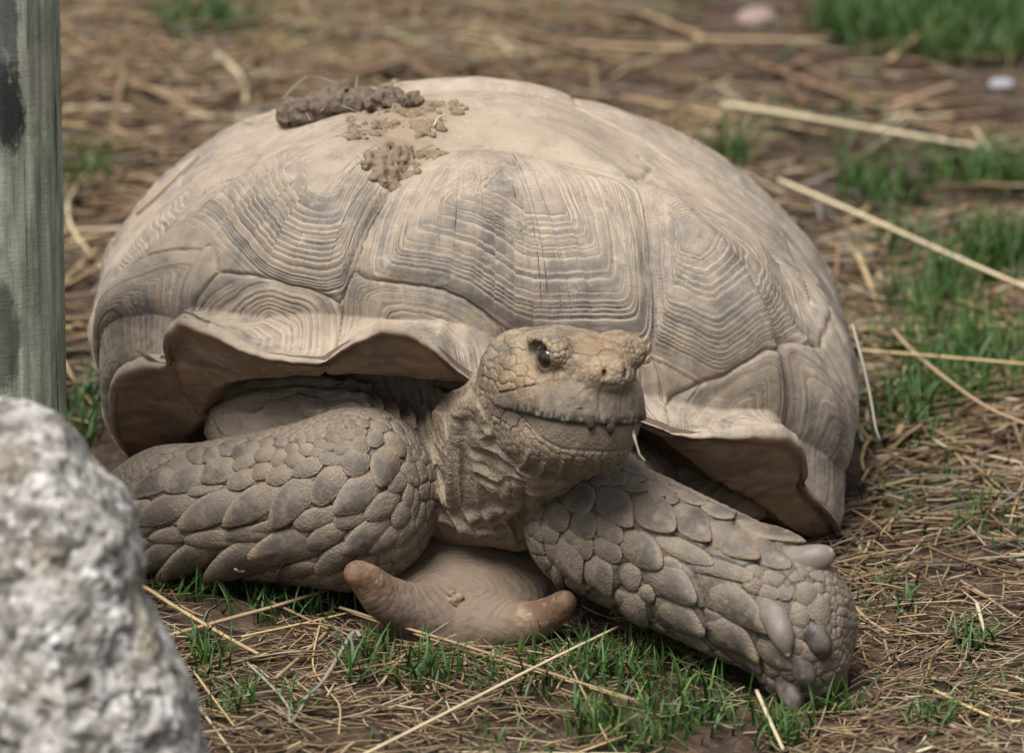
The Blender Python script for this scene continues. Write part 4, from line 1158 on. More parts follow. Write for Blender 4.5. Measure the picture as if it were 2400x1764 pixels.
# eyeballs
def uvs(c, r, nu=24, nv=16, R=None):
    Vv = []; Ff = []
    for i in range(nv + 1):
        for j in range(nu):
            a = math.pi * i / nv; b = 2 * math.pi * j / nu
            p = np.array([math.cos(a), math.sin(a) * math.cos(b), math.sin(a) * math.sin(b)]) * r
            Vv.append(c + (R @ p if R is not None else p))
    for i in range(nv):
        for j in range(nu):
            Ff.append((i * nu + j, i * nu + (j + 1) % nu, (i + 1) * nu + (j + 1) % nu, (i + 1) * nu + j))
    return np.array(Vv), Ff
def mat_eye():
    t = NT('eye'); P = t.co()
    return t.done(t.mix(t.noise(P, 200, 3), (0.010, 0.007, 0.006), (0.022, 0.014, 0.010)), 0.03, None, 0.9)
M_EYE = mat_eye()
for s in (-1, 1):
    v, fq = uvs(hp(.0222, s * .0325, .0335), .0102)
    mesh_obj('eye', v, fq, M_EYE, TORT)
HT1, HT2 = W(842, 1338, -.152), W(1318, 1418, -.158)
PCN = W(1085, 1430, -.115)
def horn_chain(pts, rads, m=5):
    p = np.array(pts); q = np.concatenate([[2 * p[0] - p[1]], p, [2 * p[-1] - p[-2]]]); out = []
    for i in range(1, len(q) - 2):
        for u in np.linspace(0, 1, m, endpoint=False):
            a, b, c, d = q[i - 1:i + 3]
            out.append((.5 * (2 * b + (c - a) * u + (2 * a - 5 * b + 4 * c - d) * u * u + (3 * b - a - 3 * c + d) * u ** 3), np.interp(i - 1 + u, np.arange(len(rads)), rads)))
    out.append((p[-1], rads[-1])); return out
HRN1 = horn_chain([W(1060, 1440, -.112), W(980, 1432, -.126), W(905, 1402, -.140), (W(862, 1362, -.150)), W(836, 1344, -.155)], [.0225, .0215, .0185, .0140, .0105])
HRN2 = horn_chain([W(1060, 1440, -.112), W(1150, 1462, -.126), W(1232, 1460, -.144), (W(1288, 1438, -.156)), W(1322, 1412, -.162)], [.0225, .0210, .0185, .0140, .0105])
def plas_sdf(P):
    d = np.full(len(P), 1.0)
    for ctl in (HRN1, HRN2):
        for (a_, ra_), (b_, rb_) in zip(ctl[:-1], ctl[1:]): d = np.minimum(d, sd_cap(P, a_, b_, ra_, rb_))
    tl = math.radians(16)
    R = np.array([[1, 0, 0], [0, math.cos(tl), -math.sin(tl)], [0, math.sin(tl), math.cos(tl)]])
    d = smin(d, sd_ell(P, W(1085, 1345, -.030), (.085, .105, .019), R), .022)
    d = smin(d, sd_ell(P, W(1082, 1428, -.100), (.066, .042, .024), R), .020)
    d = smin(d, sd_ell(P, W(1085, 1330, -.055), (.070, .07, .018), R), .02)
    return d
PV, PQ = surface_net(plas_sdf, (-.2, -.25, -.03), (.15, .2, .2), .0021)
_t = PV + vnormals(PV, PQ) * .0008
if (plas_sdf(_t) < plas_sdf(PV)).mean() > .5: PQ = PQ[:, ::-1]
PV, PQ = subdivide(PV, PQ); PV, PN = snap(plas_sdf, PV, PQ, 2)
t1 = np.linalg.norm((PV - HT1) / np.array([1.25, 1, 1]), axis=1); t2 = np.linalg.norm((PV - HT2) / np.array([1.25, 1, 1]), axis=1)
tipv = np.maximum(smooth(.052, .010, t1 + .014 * fbm(PV * 45, 3, 85)), smooth(.052, .010, t2 + .014 * fbm(PV * 45, 3, 86)))
lin = np.linalg.norm((PV - PCN) * np.array([.8, 1, .3]), axis=1) + .006 * fbm(PV * 30, 2, 87)
PV = PV + PN * (.0012 * fbm(PV * 55, 3, 88) + .0004 * fbm(PV * 220, 3, 89))[:, None]
mesh_obj('plastron', PV, PQ, M_PLAS, TORT, {'tip': tipv, 'lines': lin})
# ------------------------------------------------------------------ rock in the foreground
def make_rock():
    out = np.array([(0, 30), (0, 0)]) if False else np.array([(0, 938), (55, 955), (112, 982), (172, 1060), (215, 1108), (258, 1130), (290, 1172), (303, 1240), (315, 1300), (306, 1365), (330, 1402), (372, 1450), (398, 1515), (428, 1560), (446, 1640), (455, 1700),
                    (480, 1770), (500, 1900), (450, 2050), (200, 2120), (-150, 2120), (-420, 2000), (-500, 1700), (-420, 1350), (-250, 1050), (-110, 950)], float)
    D = -.58
    out[:, 1] += 26; out[:, 0] += 16
    c = W(55, 1545, D); P3 = np.array([W(x, y, D) for x, y in out])
    R_, U_ = np.array([1., 0, 0]), UPV
    a = np.arctan2((P3 - c) @ U_, (P3 - c) @ R_); r = np.linalg.norm(P3 - c, axis=1)
    o = np.argsort(a); a, r = a[o], r[o]
    nth, nph = 520, 300
    th = np.linspace(-math.pi, math.pi, nth, endpoint=False); ph = np.linspace(.001, math.pi - .001, nph)
    TH, PH = np.meshgrid(th, ph, indexing='ij')
    rr = interp_per(TH.ravel(), a, r)
    PHr = PH.ravel()
    rs = 0
    for d in np.linspace(-.5, .5, 11): rs = rs + interp_per(TH.ravel() + d, a, r) / 11
    w = np.sin(PHr) ** 6
    rr = rr * w + rs * (1 - w)
    sp = np.sin(PHr) ** .8
    P = c + (rr * sp * np.cos(TH.ravel()))[:, None] * R_ + (rr * sp * np.sin(TH.ravel()))[:, None] * U_ - (np.cos(PHr) * .10)[:, None] * FWD
    n = grid_normals(P.reshape(nth, nph, 3)).reshape(-1, 3)
    if ((P - c) * n).sum(1).mean() < 0: n = -n
    pit = fbm(P * 70, 4, 81)
    h = .010 * fbm(P * 18, 4, 80) * 1.2 + .006 * pit - .006 * smooth(.12, .35, fbm(P * 34, 3, 82)) + .0022 * fbm(P * 200, 3, 83)
    P = P + n * (h * (1 - .5 * w))[:, None]
    I = np.arange(nth * nph).reshape(nth, nph); I2 = np.concatenate([I, I[:1]], 0)
    F = np.stack([I2[:-1, :-1], I2[:-1, 1:], I2[1:, 1:], I2[1:, :-1]], -1).reshape(-1, 4)
    t = NT('limestone'); Pc = t.co()
    col = t.mix(t.ramp(t.noise(Pc, 30, 6, 0.65), 0.38, 0.62), (0.13, 0.12, 0.103), (0.43, 0.41, 0.385))
    col = t.mix(t.ramp(t.noise(Pc, 75, 5, 0.65), 0.52, 0.70), col, (0.60, 0.58, 0.57))
    col = t.mix(t.ramp(t.noise(t.scale(Pc, 1.3), 45, 5, 0.7), 0.54, 0.68), col, (0.085, 0.078, 0.062))
    col = t.mix(t.ramp(t.noise(Pc, 14, 4), 0.55, 0.75, 0, .5), col, (0.30, 0.25, 0.15))
    m = t.done(col, 0.9, t.bump(t.noise(Pc, 160, 6, 0.7), 0.6, 0.003), 0.2)
    o = mesh_obj('rock', P, F, m)
    tag(o, 'white grey pitted limestone rock with dark lichen in front of the post', 'rock')
make_rock()

# ------------------------------------------------------------------ timber post
def make_post():
    y = -.10
    base = W(12, 1460, y); base[2] = -.02
    topc = W(-8, 0, y) ; 
    d = topc - base; d /= d[2]
    H = 1.05
    na, nz = 96, 260
    th = np.linspace(0, 2 * math.pi, na, endpoint=False); zz = np.linspace(-.02, H, nz)
    TH, ZZ = np.meshgrid(th, zz, indexing='ij')
    TH = TH.ravel(); ZZ = ZZ.ravel()
    r = .0515 - .006 * ZZ
    c = base + d * (ZZ + .02)[:, None]
    ring = np.stack([np.cos(TH), np.sin(TH), 0 * TH], -1)
    crack = fbm(np.stack([np.cos(TH) * 9, np.sin(TH) * 9, ZZ * 1.6], -1), 4, 91)
    r = r - .0030 * smooth(.78, 1.0, 1 - np.abs(crack) * 2.2) + .0016 * fbm(np.stack([np.cos(TH) * 2, np.sin(TH) * 2, ZZ * 4], -1), 3, 92)
    P = c + ring * r[:, None]
    I = np.arange(na * nz).reshape(na, nz); I2 = np.concatenate([I, I[:1]], 0)
    F = [tuple(q) for q in np.stack([I2[:-1, :-1], I2[1:, :-1], I2[1:, 1:], I2[:-1, 1:]], -1).reshape(-1, 4)]
    F.append(tuple(I[:, -1]))
    t = NT('treated_timber'); Pc = t.co()
    gr = t.noise(t.scale(Pc, (1, 1, .10)), 90, 7, 0.65, 'Fac', .6)
    mot = t.noise(t.scale(Pc, (1, 1, .45)), 34, 6, 0.65)
    fine = t.noise(t.scale(Pc, (.25, .25, 1)), 420, 4, 0.7)
    col = t.mix(t.ramp(mot, 0.34, 0.66), (0.205, 0.240, 0.170), (0.39, 0.412, 0.325))
    col = t.mix(t.ramp(gr, 0.50, 0.62, 0, .5), col, (0.150, 0.180, 0.138))
    col = t.mix(t.ramp(fine, 0.52, 0.68, 0, .4), col, (0.33, 0.35, 0.29))
    thin = t.noise(t.scale(Pc, (1, 1, .02)), 260, 3, 0.6, 'Fac', .3)
    col = t.mix(t.ramp(thin, 0.58, 0.66, 0, .8), col, (0.055, 0.060, 0.048))
    def blob(px, py, rx, rz, wob=.5):
        q = march_post(px, py)
        sep = t.n.new('ShaderNodeSeparateXYZ'); t.put(sep.inputs[0], Pc)
        dx = t.math('DIVIDE', t.math('SUBTRACT', sep.outputs[0], float(q[0])), rx); dz = t.math('DIVIDE', t.math('SUBTRACT', sep.outputs[2], float(q[2])), rz)
        dd = t.math('ADD', t.math('POWER', t.math('ABSOLUTE', dx), 3.0), t.math('POWER', t.math('ABSOLUTE', dz), 3.0))
        dd = t.math('ADD', dd, t.math('MULTIPLY', t.math('SUBTRACT', t.noise(t.scale(Pc, (1, 1, .5)), 75, 6, 0.7), 0.5), wob * 9))
        return t.ramp(dd, 0.35, 1.5, 1.0, 0.0)
    def march_post(px, py): return W(px, py, y - .03)
    col = t.mix(t.math('MULTIPLY', blob(88, 188, .0115, .030, .25), .75), col, (0.34, 0.32, 0.265))
    col = t.mix(t.math('MULTIPLY', blob(20, 235, .0125, .034, .6), .92), col, (0.018, 0.018, 0.020))
    col = t.mix(t.math('MULTIPLY', blob(14, 60, .010, .030, .6), .75), col, (0.05, 0.055, 0.06))
    col = t.mix(t.math('MULTIPLY', blob(18, 780, .012, .040, .5), .75), col, (0.045, 0.05, 0.045))
    m = t.done(col, 0.85, t.bump(t.math('ADD', gr, t.math('MULTIPLY', fine, .6)), 0.6, 0.0016), 0.2)
    o = mesh_obj('post', P, F, m)
    tag(o, 'weathered green grey timber post with dark stains behind the rock', 'post')
make_post()

# ------------------------------------------------------------------ dried mud on the shell
_carp, _card = proj(CAR_V)
_carf = ((CAMP - CAR_V) * CAR_N).sum(1) > 0
def on_shell(px, py):
    for w_ in (14, 40, 120, 2000):
        m = np.where(_carf & (np.abs(_carp[:, 0] - px) < w_) & (np.abs(_carp[:, 1] - py) < w_))[0]
        if len(m): break
    k = m[np.argmin(np.hypot(_carp[m, 0] - px, _carp[m, 1] - py) + 30 * (_card[m] - _card[m].min()))]
    return CAR_V[k], CAR_N[k]
def blob_sdf(cs, rs, k, amp=.0022, fr=170, seed=0):
    cs = np.array(cs); rs = np.array(rs)
    def f(P):
        d = np.full(len(P), 1.0)
        for c, r in zip(cs, rs): d = smin(d, np.linalg.norm(P - c, axis=1) - r, k)
        near = d < .02
        if near.any(): d[near] += amp * fbm(P[near] * fr, 3, seed)
        return d
    lo, hi = (cs - rs[:, None]).min(0) - .008, (cs + rs[:, None]).max(0) + .008
    return f, lo, hi
M_MUD = mat_simple('dried_mud', (0.135, 0.100, 0.070), (0.33, 0.255, 0.178), 190, 0.95, 0.8, 330, 0.1, .002)
M_ROOT = mat_simple('root_mud', (0.035, 0.028, 0.022), (0.27, 0.21, 0.155), 210, 0.95, 0.9, 380, 0.1, .002)
def mud(name, label, spots, mat, cat, k=.004, amp=.0022, step=.0016, seed=0):
    cs, rs = [], []
    for px, py, r, lift in spots:
        p, nn = on_shell(px, py)
        cs.append(p + nn * (r * lift)); rs.append(r)
    f, lo, hi = blob_sdf(cs, rs, k, amp, 170, seed)
    v, q = surface_net(f, lo, hi, step)
    o = mesh_obj(name, v, q, mat)
    return tag(o, label, cat)
rr_ = random.Random(3)
sp = []
for i in range(26):
    a = i / 25
    sp.append((690 + 300 * a + rr_.uniform(-5, 5), 288 - 20 * a - 25 * math.sin(a * 2.2) + rr_.uniform(-5, 5), .0125 * (1 - .55 * a) + rr_.uniform(-.0015, .0015), .75))
log = mud('mud_log', 'dark root-threaded roll of dried mud lying on top of the shell', sp, M_ROOT, 'mud clod', .004, .0050, .0015, 5)
def crumbs(box, n, r0, r1, seed, dens):
    rr = random.Random(seed); out = []
    while len(out) < n:
        x = rr.uniform(box[0], box[2]); y = rr.uniform(box[1], box[3])
        if dens(x, y) > rr.random(): out.append((x, y, rr.uniform(r0, r1), rr.uniform(-.55, .35)))
    return out
el = lambda cx, cy, rx, ry: (lambda x, y: max(0, 1 - ((x - cx) / rx) ** 2 - ((y - cy) / ry) ** 2))
mud('mud_crumbs', 'crumbly light brown soil clod resting between the front scutes of the shell', crumbs((845, 345, 1060, 440), 150, .0020, .0048, 4, lambda x, y: max(el(915, 385, 75, 45)(x, y), el(920, 420, 28, 22)(x, y), .8 * el(1000, 365, 60, 14)(x, y))), M_MUD, 'mud clod', .0012, .0034, .0012, 6)
mud('mud_crumbs', 'thin brown soil smear beside the root-threaded mud roll on the shell', crumbs((780, 225, 1120, 330), 210, .0014, .0038, 8, lambda x, y: max(el(985, 255, 120, 24)(x, y), el(1000, 300, 45, 28)(x, y), el(840, 318, 60, 12)(x, y), .6 * el(900, 290, 120, 14)(x, y))), M_MUD, 'mud clod', .0012, .0030, .0012, 7)
mud('mud_crumbs', 'small dark soil speck near the highest edge of the shell', crumbs((915, 190, 960, 206), 10, .0015, .0035, 12, el(935, 198, 24, 9)), M_MUD, 'mud clod', .002, .002, .0014, 9)

# ------------------------------------------------------------------ straw
def stalk_geo(pts, r, sides=6, seg=5, flat=1.0):
    pts = np.array(pts, float)
    # Catmull-Rom through the points
    q = np.concatenate([[2 * pts[0] - pts[1]], pts, [2 * pts[-1] - pts[-2]]])
    out = []
    for i in range(1, len(q) - 2):
        for u in np.linspace(0, 1, seg, endpoint=False):
            a, b, c, d = q[i - 1], q[i], q[i + 1], q[i + 2]
            out.append(.5 * ((2 * b) + (c - a) * u + (2 * a - 5 * b + 4 * c - d) * u * u + (3 * b - a - 3 * c + d) * u ** 3))
    out.append(pts[-1]); out = np.array(out)
    T = np.gradient(out, axis=0); T /= np.linalg.norm(T, axis=1, keepdims=True) + 1e-9
    up = np.array([0.1, 0.05, 1.0])
    S = np.cross(T, up); S /= np.linalg.norm(S, axis=1, keepdims=True) + 1e-9
    U = np.cross(S, T)
    V, F = [], []
    n = len(out)
    for i in range(n):
        rad = r * (1 - .25 * i / n)
        for k in range(sides):
            a = 2 * math.pi * k / sides
            V.append(out[i] + S[i] * math.cos(a) * rad + U[i] * math.sin(a) * rad * flat)
    for i in range(n - 1):
        for k in range(sides):
            F.append((i * sides + k, i * sides + (k + 1) % sides, (i + 1) * sides + (k + 1) % sides, (i + 1) * sides + k))
    F.append(tuple(range(sides))[::-1]); F.append(tuple((n - 1) * sides + k for k in range(sides)))
    return np.array(V), F
SCOL = {'p': (.62, .52, .34), 'y': (.50, .37, .19), 't': (.40, .275, .165), 'r': (.30, .18, .11), 'g': (.33, .29, .24)}
def stalk(label, px, w, c, z=.006, group='loose straw stalks on the ground', name='straw_stalk', zs=None):
    pts = []
    for i, (x, y) in enumerate(px):
        zz = zs[i] if zs else z
        p = G(x, y, zz)
        p[2] = zz + ground_z(np.array([p[0]]), np.array([p[1]]))[0]
        pts.append(p)
    if not any(w_ in label for w_ in ('bent', 'zigzag', 'kink', 'curl', 'curved', ' V ')):      # most straws are straight
        a_, b_ = pts[0], pts[-1]
        for i_ in range(1, len(pts) - 1):
            h_ = np.dot(pts[i_] - a_, b_ - a_) / np.dot(b_ - a_, b_ - a_)
            pts[i_] = pts[i_] * .15 + (a_ + (b_ - a_) * h_) * .85
    dep = np.linalg.norm(pts[0] - CAMP)
    v, f = stalk_geo(pts, w * dep / FPX / 2, 6, 6, .7)
    col = np.array(SCOL[c]) * random.uniform(.85, 1.15)
    cc = np.tile(col, (len(v), 1)) * RNG.uniform(.85, 1.1, (len(v), 1))
    o = mesh_obj(name, v, f, M_STRAW, None, {'col': cc})
    return tag(o, label, 'straw', group)
stalk('long reddish tan straw reaching from the rock toward the plastron horn', [(392, 1483), (567, 1446), (667, 1424), (824, 1362)], 13, 't', 0.014)
stalk('thick yellow straw slanting down from the rock past the bent elbow', [(318, 1362), (350, 1370), (420, 1420), (550, 1495), (605, 1527)], 13, 'y', 0.016)
stalk('thin golden straw under the elbow just left of the plastron', [(566, 1492), (718, 1460), (835, 1421)], 7, 'y', 0.01)
stalk('long tan straw running from the left plastron horn toward the foot', [(796, 1409), (940, 1452), (1100, 1500), (1379, 1597), (1490, 1634)], 10, 't', 0.016)
stalk('long golden straw just below the tan one under the plastron', [(818, 1422), (938, 1478), (1051, 1539), (1280, 1588), (1500, 1637)], 8, 'y', 0.01)
stalk('long whitish straw crossing diagonally over the two straws below the plastron', [(825, 1772), (1007, 1666), (1242, 1548), (1447, 1465)], 10, 'p', 0.024)
stalk('stout pale straw standing tilted in the foreground litter with bent tip', [(845, 1476), (826, 1468), (762, 1573), (713, 1637)], 12, 'g', 0.016)
stalk('thin zigzag straw bent in the middle in the foreground', [(752, 1441), (733, 1539), (765, 1600), (796, 1656), (794, 1720)], 5, 'y', 0.012)
stalk('short wide tan straw pointing up toward the plastron in the litter', [(645, 1583), (723, 1519), (767, 1470)], 11, 't', 0.008)
stalk('thin pale bent straw forming a V in front of the elbow', [(579, 1553), (645, 1612), (676, 1660), (681, 1690), (712, 1650)], 8, 'g', 0.009)
stalk('short brown straw crossing the grass under the left elbow', [(635, 1402), (700, 1430), (769, 1463)], 9, 'r', 0.012)
stalk('tiny pale straw leaning on the front edge of the plastron', [(1056, 1451), (992, 1490)], 5, 'g', 0.024)
stalk('pale straw lying flat along the lowest front edge of the ground', [(1065, 1739), (1320, 1752), (1500, 1757)], 8, 'p', 0.006)
stalk('golden straw rising to the right at the lowest front edge', [(1315, 1768), (1400, 1738), (1472, 1717)], 7, 'y', 0.008)
stalk('straw beside the foot of the rock slanting down to the edge', [(454, 1637), (500, 1700), (545, 1766)], 8, 'p', 0.008)
stalk('golden straw slanting down through the grass beside the rock', [(454, 1568), (498, 1641), (549, 1712)], 7, 'y', 0.01)
stalk('thin brown straw lying across the grass below the plastron horn tip', [(1320, 1529), (1370, 1620), (1423, 1725)], 6, 't', 0.012)
stalk('thin orange straw lying flat in the grass below the plastron', [(723, 1573), (880, 1550), (1031, 1531)], 6, 'r', 0.012)
stalk('short straw splinter in the bare dirt in front', [(899, 1661), (940, 1648), (977, 1634)], 6, 'y', 0.006)
stalk('pale pointed straw standing upright in front of the scaly foot', [(1774, 1602), (1804, 1668), (1836, 1736)], 11, 'p', 0.02)
stalk('curved golden straw leaving the picture beyond the foot', [(2189, 1604), (2325, 1664), (2410, 1680)], 11, 'y', 0.008)
stalk('broad tan straw near the front edge beyond the foot', [(2225, 1680), (2285, 1715), (2340, 1748)], 15, 't', 0.006)
stalk('pale straw stub at the front edge beyond the foot', [(2070, 1764), (2120, 1752), (2185, 1742)], 12, 'p', 0.006)
stalk('tan straw lying to the right of the shell pointing at the foot', [(2253, 1344), (2320, 1385), (2389, 1428)], 10, 't', 0.008)
stalk('short pale straw standing among litter right of the foot', [(2290, 1396), (2300, 1430), (2309, 1468)], 11, 'p', 0.012)
stalk('curled brown straw on the dirt next to the ankle', [(2004, 1404), (2032, 1436), (2084, 1472)], 11, 't', 0.008)
stalk('long reddish straw running right from the spur on the leg', [(1952, 1348), (2100, 1316), (2200, 1272)], 9, 'r', 0.008)
stalk('thick pale straw with a cut end beyond the right of the shell', [(1825, 414), (1930, 455), (2043, 506), (2293, 612), (2420, 668)], 14, 'p', 0.045)
stalk('long thick cream straw lying flat far behind the shell', [(1690, 250), (1781, 267), (2054, 310), (2293, 338)], 20, 'p', 0.03)
stalk('long tan straw next to the thick cream one behind the shell', [(1454, 240), (1672, 283), (1945, 316)], 13, 't', 0.01)
stalk('straight golden straw through the grass right of the shell', [(2015, 800), (2200, 818), (2410, 842)], 11, 'y', 0.045)
stalk('bent tan straw crossing under the straight golden one in the grass', [(2092, 752), (2162, 833), (2300, 930), (2410, 985)], 12, 't', 0.04)
stalk('pale straw right beside the shell above the golden one', [(1966, 708), (2040, 688), (2113, 673)], 10, 'p', 0.01)
stalk('short yellow straw touching the right edge of the shell', [(1994, 768), (2053, 719)], 9, 'y', 0.012)
stalk('short pale straw leaning under the thick cut straw', [(2162, 626), (2211, 566)], 13, 'p', 0.012)
stalk('long brown straw slanting down from the pinkish stone', [(1749, 147), (1880, 200), (2000, 261), (2250, 316)], 14, 'r', 0.01)
stalk('bent brown straw on dark soil near the white pebble', [(2097, 256), (2180, 220), (2239, 196)], 14, 't', 0.01)
stalk('wide tan straw in front of the pinkish stone', [(1629, 103), (1780, 103), (1939, 98)], 17, 't', 0.01)
stalk('tan straw far behind pointing at the pinkish stone', [(1498, 44), (1570, 75), (1645, 103)], 15, 't', 0.01)
stalk('broad tan straw far behind the middle of the shell', [(1330, 98), (1400, 109), (1618, 131)], 16, 't', 0.01)
stalk('bluish grey stem lying right of the shell near the flared rim', [(2055, 1022), (2100, 1000), (2150, 975)], 7, 'g', 0.01)
stalk('long tan straw sloping down away from the post', [(144, 98), (272, 191), (400, 240), (518, 272)], 13, 't', 0.012)
stalk('upright tan straw beside the tuft behind the post', [(306, 33), (294, 153), (272, 272)], 12, 'y', 0.012)
stalk('pale kinked straw just above the shell behind the mud roll', [(507, 131), (550, 165), (572, 202), (576, 238)], 13, 'p', 0.012)
stalk('thick tan straw stub between the post and the shell', [(251, 278), (320, 318), (387, 357)], 17, 't', 0.01)
stalk('tan straw sloping up from the post at the far edge', [(147, 54), (210, 30), (289, 5)], 15, 'y', 0.01)
stalk('brown straw just in front of the far grass tuft', [(327, 87), (375, 135), (425, 180)], 13, 't', 0.01)
stalk('pale straw bent against the post at half height', [(158, 474), (169, 529), (245, 621)], 11, 'p', 0.01)
stalk('tan straw lying out level from the post', [(158, 556), (210, 548), (262, 540)], 11, 'y', 0.01)
stalk('reddish straw on the grass patch between post and shell', [(262, 403), (310, 412), (370, 425)], 11, 'r', 0.01)
stalk('long reddish straw lying level behind the left of the shell', [(153, 182), (320, 195), (490, 218)], 13, 'r', 0.01)
# the straw in the mouth, twigs on the shell
def free_stalk(label, pts, r, c, name='straw_stalk', cat='straw'):
    v, f = stalk_geo(pts, r, 6, 5, .8)
    o = mesh_obj(name, v, f, M_STRAW, None, {'col': np.tile(np.array(SCOL[c]), (len(v), 1))})
    return tag(o, label, cat)
free_stalk('pale bent straw hanging from the corner of the mouth of the tortoise', [W(1482, 1000, -.205), W(1487, 1025, -.214), W(1497, 1058, -.215), W(1500, 1066, -.215), W(1512, 1080, -.214)], .0013, 'p')
def shell_stalk(label, px, r, c, off=.002):
    pts = []
    for x, y in px:
        p, nn = on_shell(x, y); pts.append(p + nn * off)
    return free_stalk(label, pts, r, c, 'plant_stem', 'plant stem')
free_stalk('dry brown stem drooping down along the right edge of the shell', [W(1998, 760, .20), W(2022, 850, .17), W(2040, 930, .15), W(2052, 1000, .13), W(2062, 1030, .125)], .0016, 'g', 'plant_stem', 'plant stem')
free_stalk('tiny upright straw tip standing on the far right slope of the shell', [W(1622, 345, .33), W(1621, 325, .33), W(1619, 308, .33)], .0008, 't')
shell_stalk('thin brown dry stem lying along the outer edge of the shell near the post', [(322, 505), (370, 462), (420, 415), (470, 370)], .0011, 'r')

for r_, pts in ((.0006, [(668, 250, .020), (720, 215, .034), (760, 212, .034), (800, 222, .026)]), (.0006, [(640, 282, .012), (600, 292, .004), (570, 288, .003)]), (.0007, [(838, 235, .022), (846, 205, .030)]),
                (.0006, [(700, 290, .022), (712, 262, .028), (735, 300, .020)]), (.0006, [(760, 282, .024), (790, 262, .022), (860, 282, .014)]), (.0009, [(1018, 300, .006), (1026, 286, .010), (1044, 280, .012)])):
    q = []
    for x, y, o in pts:
        p, nn = on_shell(x, max(y, 205)); q.append(W(x, y, p[1] - .004) + nn * (o * .35))
    free_stalk({0: 'thin arched root fibre sticking out above the mud roll', 1: 'fine root fibres trailing left from the end of the mud roll', 2: 'short pale root tip standing up from the mud roll', 3: 'pale looped root across the front of the mud roll', 4: 'thin root lying along the underside of the mud roll', 5: 'tiny curved white straw bit beside the soil smear'}[len([o for o in bpy.data.objects if o.name.startswith('root_fibre')])], q, r_, 'p' if r_ > .0008 else 'g', 'root_fibre', 'root')

# litter: thousands of short stalks, one object
def in_body(P):
    ins = (body_sdf(P) < .004) | (plas_sdf(P) < .004)
    sh = (((P[:, 0] + .03) / .335) ** 2 + ((P[:, 1] - .28) / .335) ** 2 < 1)
    return ins | sh
def litter(n, name, seed, long_=False):
    rng = np.random.default_rng(seed)
    y = -.45 + 2.4 * rng.random(n) ** 1.25
    half = .46 + .11 * (y + .45)
    x = rng.uniform(-1, 1, n) * half
    dens = fbm(np.stack([x * 5, y * 3.2, 0 * x], -1), 3, 101)
    keep = rng.random(n) < np.clip((.54 if not long_ else .35) + 2.1 * dens - 1.1 * smooth(.25, .5, x) * smooth(.75, 1.0, y) - .5 * smooth(.95, 1.25, y) * smooth(-.15, .2, x), .08, 1)
    for sx, sy in ((1770, 62), (2348, 208)):
        g_ = G(sx, sy); keep &= ~((np.abs(x - g_[0]) < .06) & (y < g_[1] + .03) & (y > g_[1] - .14))
    if long_: keep &= y > .10
    x, y = x[keep], y[keep]; n = len(x)
    far = smooth(-.1, .5, y)
    ln = np.exp(rng.normal(math.log(.028), .55, n)) * (1 + 2.2 * far)
    ln = np.clip(ln, .008, .20)
    ang = rng.normal(0, .75, n) * (1 - .35 * far) + rng.choice([0, 1.2], n, p=[.8, .2])
    if long_: ln = np.clip(np.exp(rng.normal(math.log(.13), .4, n)), .05, .32)
    r = (2.0 if long_ else 1.0) * rng.uniform(.0004, .0011, n) * (1 + 1.5 * far) * np.where(rng.random(n) < .12, 1.7, 1)
    zc = np.abs(rng.normal(.002, .004, n)) + .001 + .004 * far
    tilt = rng.normal(0, .10, n)
    cpal = np.array([SCOL[k] for k in 'ptyrg'] + [(.22, .145, .085), (.34, .235, .125)])
    pc = cpal[rng.choice(7, n, p=[.12, .18, .20, .12, .06, .16, .16])] * rng.uniform(.48, .98, (n, 1))
    nseg = 4; sides = 3
    u = np.linspace(-.5, .5, nseg)
    bend = rng.normal(0, .12, n)
    dx, dy = np.cos(ang), np.sin(ang)
    X = x[:, None] + ln[:, None] * (u * dx[:, None] - (u * u - .08) * bend[:, None] * dy[:, None])
    Y = y[:, None] + ln[:, None] * (u * dy[:, None] + (u * u - .08) * bend[:, None] * dx[:, None])
    Z = ground_z(X.ravel(), Y.ravel()).reshape(X.shape) * .6 + (zc[:, None] + ln[:, None] * u * tilt[:, None])
    P = np.stack([X, Y, Z], -1)
    bad = in_body(P.reshape(-1, 3)).reshape(n, nseg).any(1)
    P, r, pc, dx, dy = P[~bad], r[~bad], pc[~bad], dx[~bad], dy[~bad]; n = len(P)
    S = np.stack([-dy, dx, 0 * dx], -1)
    V = np.zeros((n, nseg, sides, 3))
    for k in range(sides):
        a = 2 * math.pi * k / sides + .5
        V[:, :, k] = P + (S * (math.cos(a) * r)[:, None] if False else (S * r[:, None]) * math.cos(a))[:, None] + np.array([0, 0, 1]) * (math.sin(a) * r * .7)[:, None, None]
    I = np.arange(n * nseg * sides).reshape(n, nseg, sides)
    F = []
    for k in range(sides):
        k2 = (k + 1) % sides
        F.append(np.stack([I[:, :-1, k], I[:, :-1, k2], I[:, 1:, k2], I[:, 1:, k]], -1).reshape(-1, 4))
    cols = np.repeat(pc[:, None], nseg * sides, 1).reshape(-1, 3)
    o = mesh_obj(name, V.reshape(-1, 3), np.concatenate(F), M_STRAW, None, {'col': cols})
    return tag(o, kind='stuff')
litter(33000, 'straw_litter', 21)
litter(1700, 'straw_litter', 22, True)

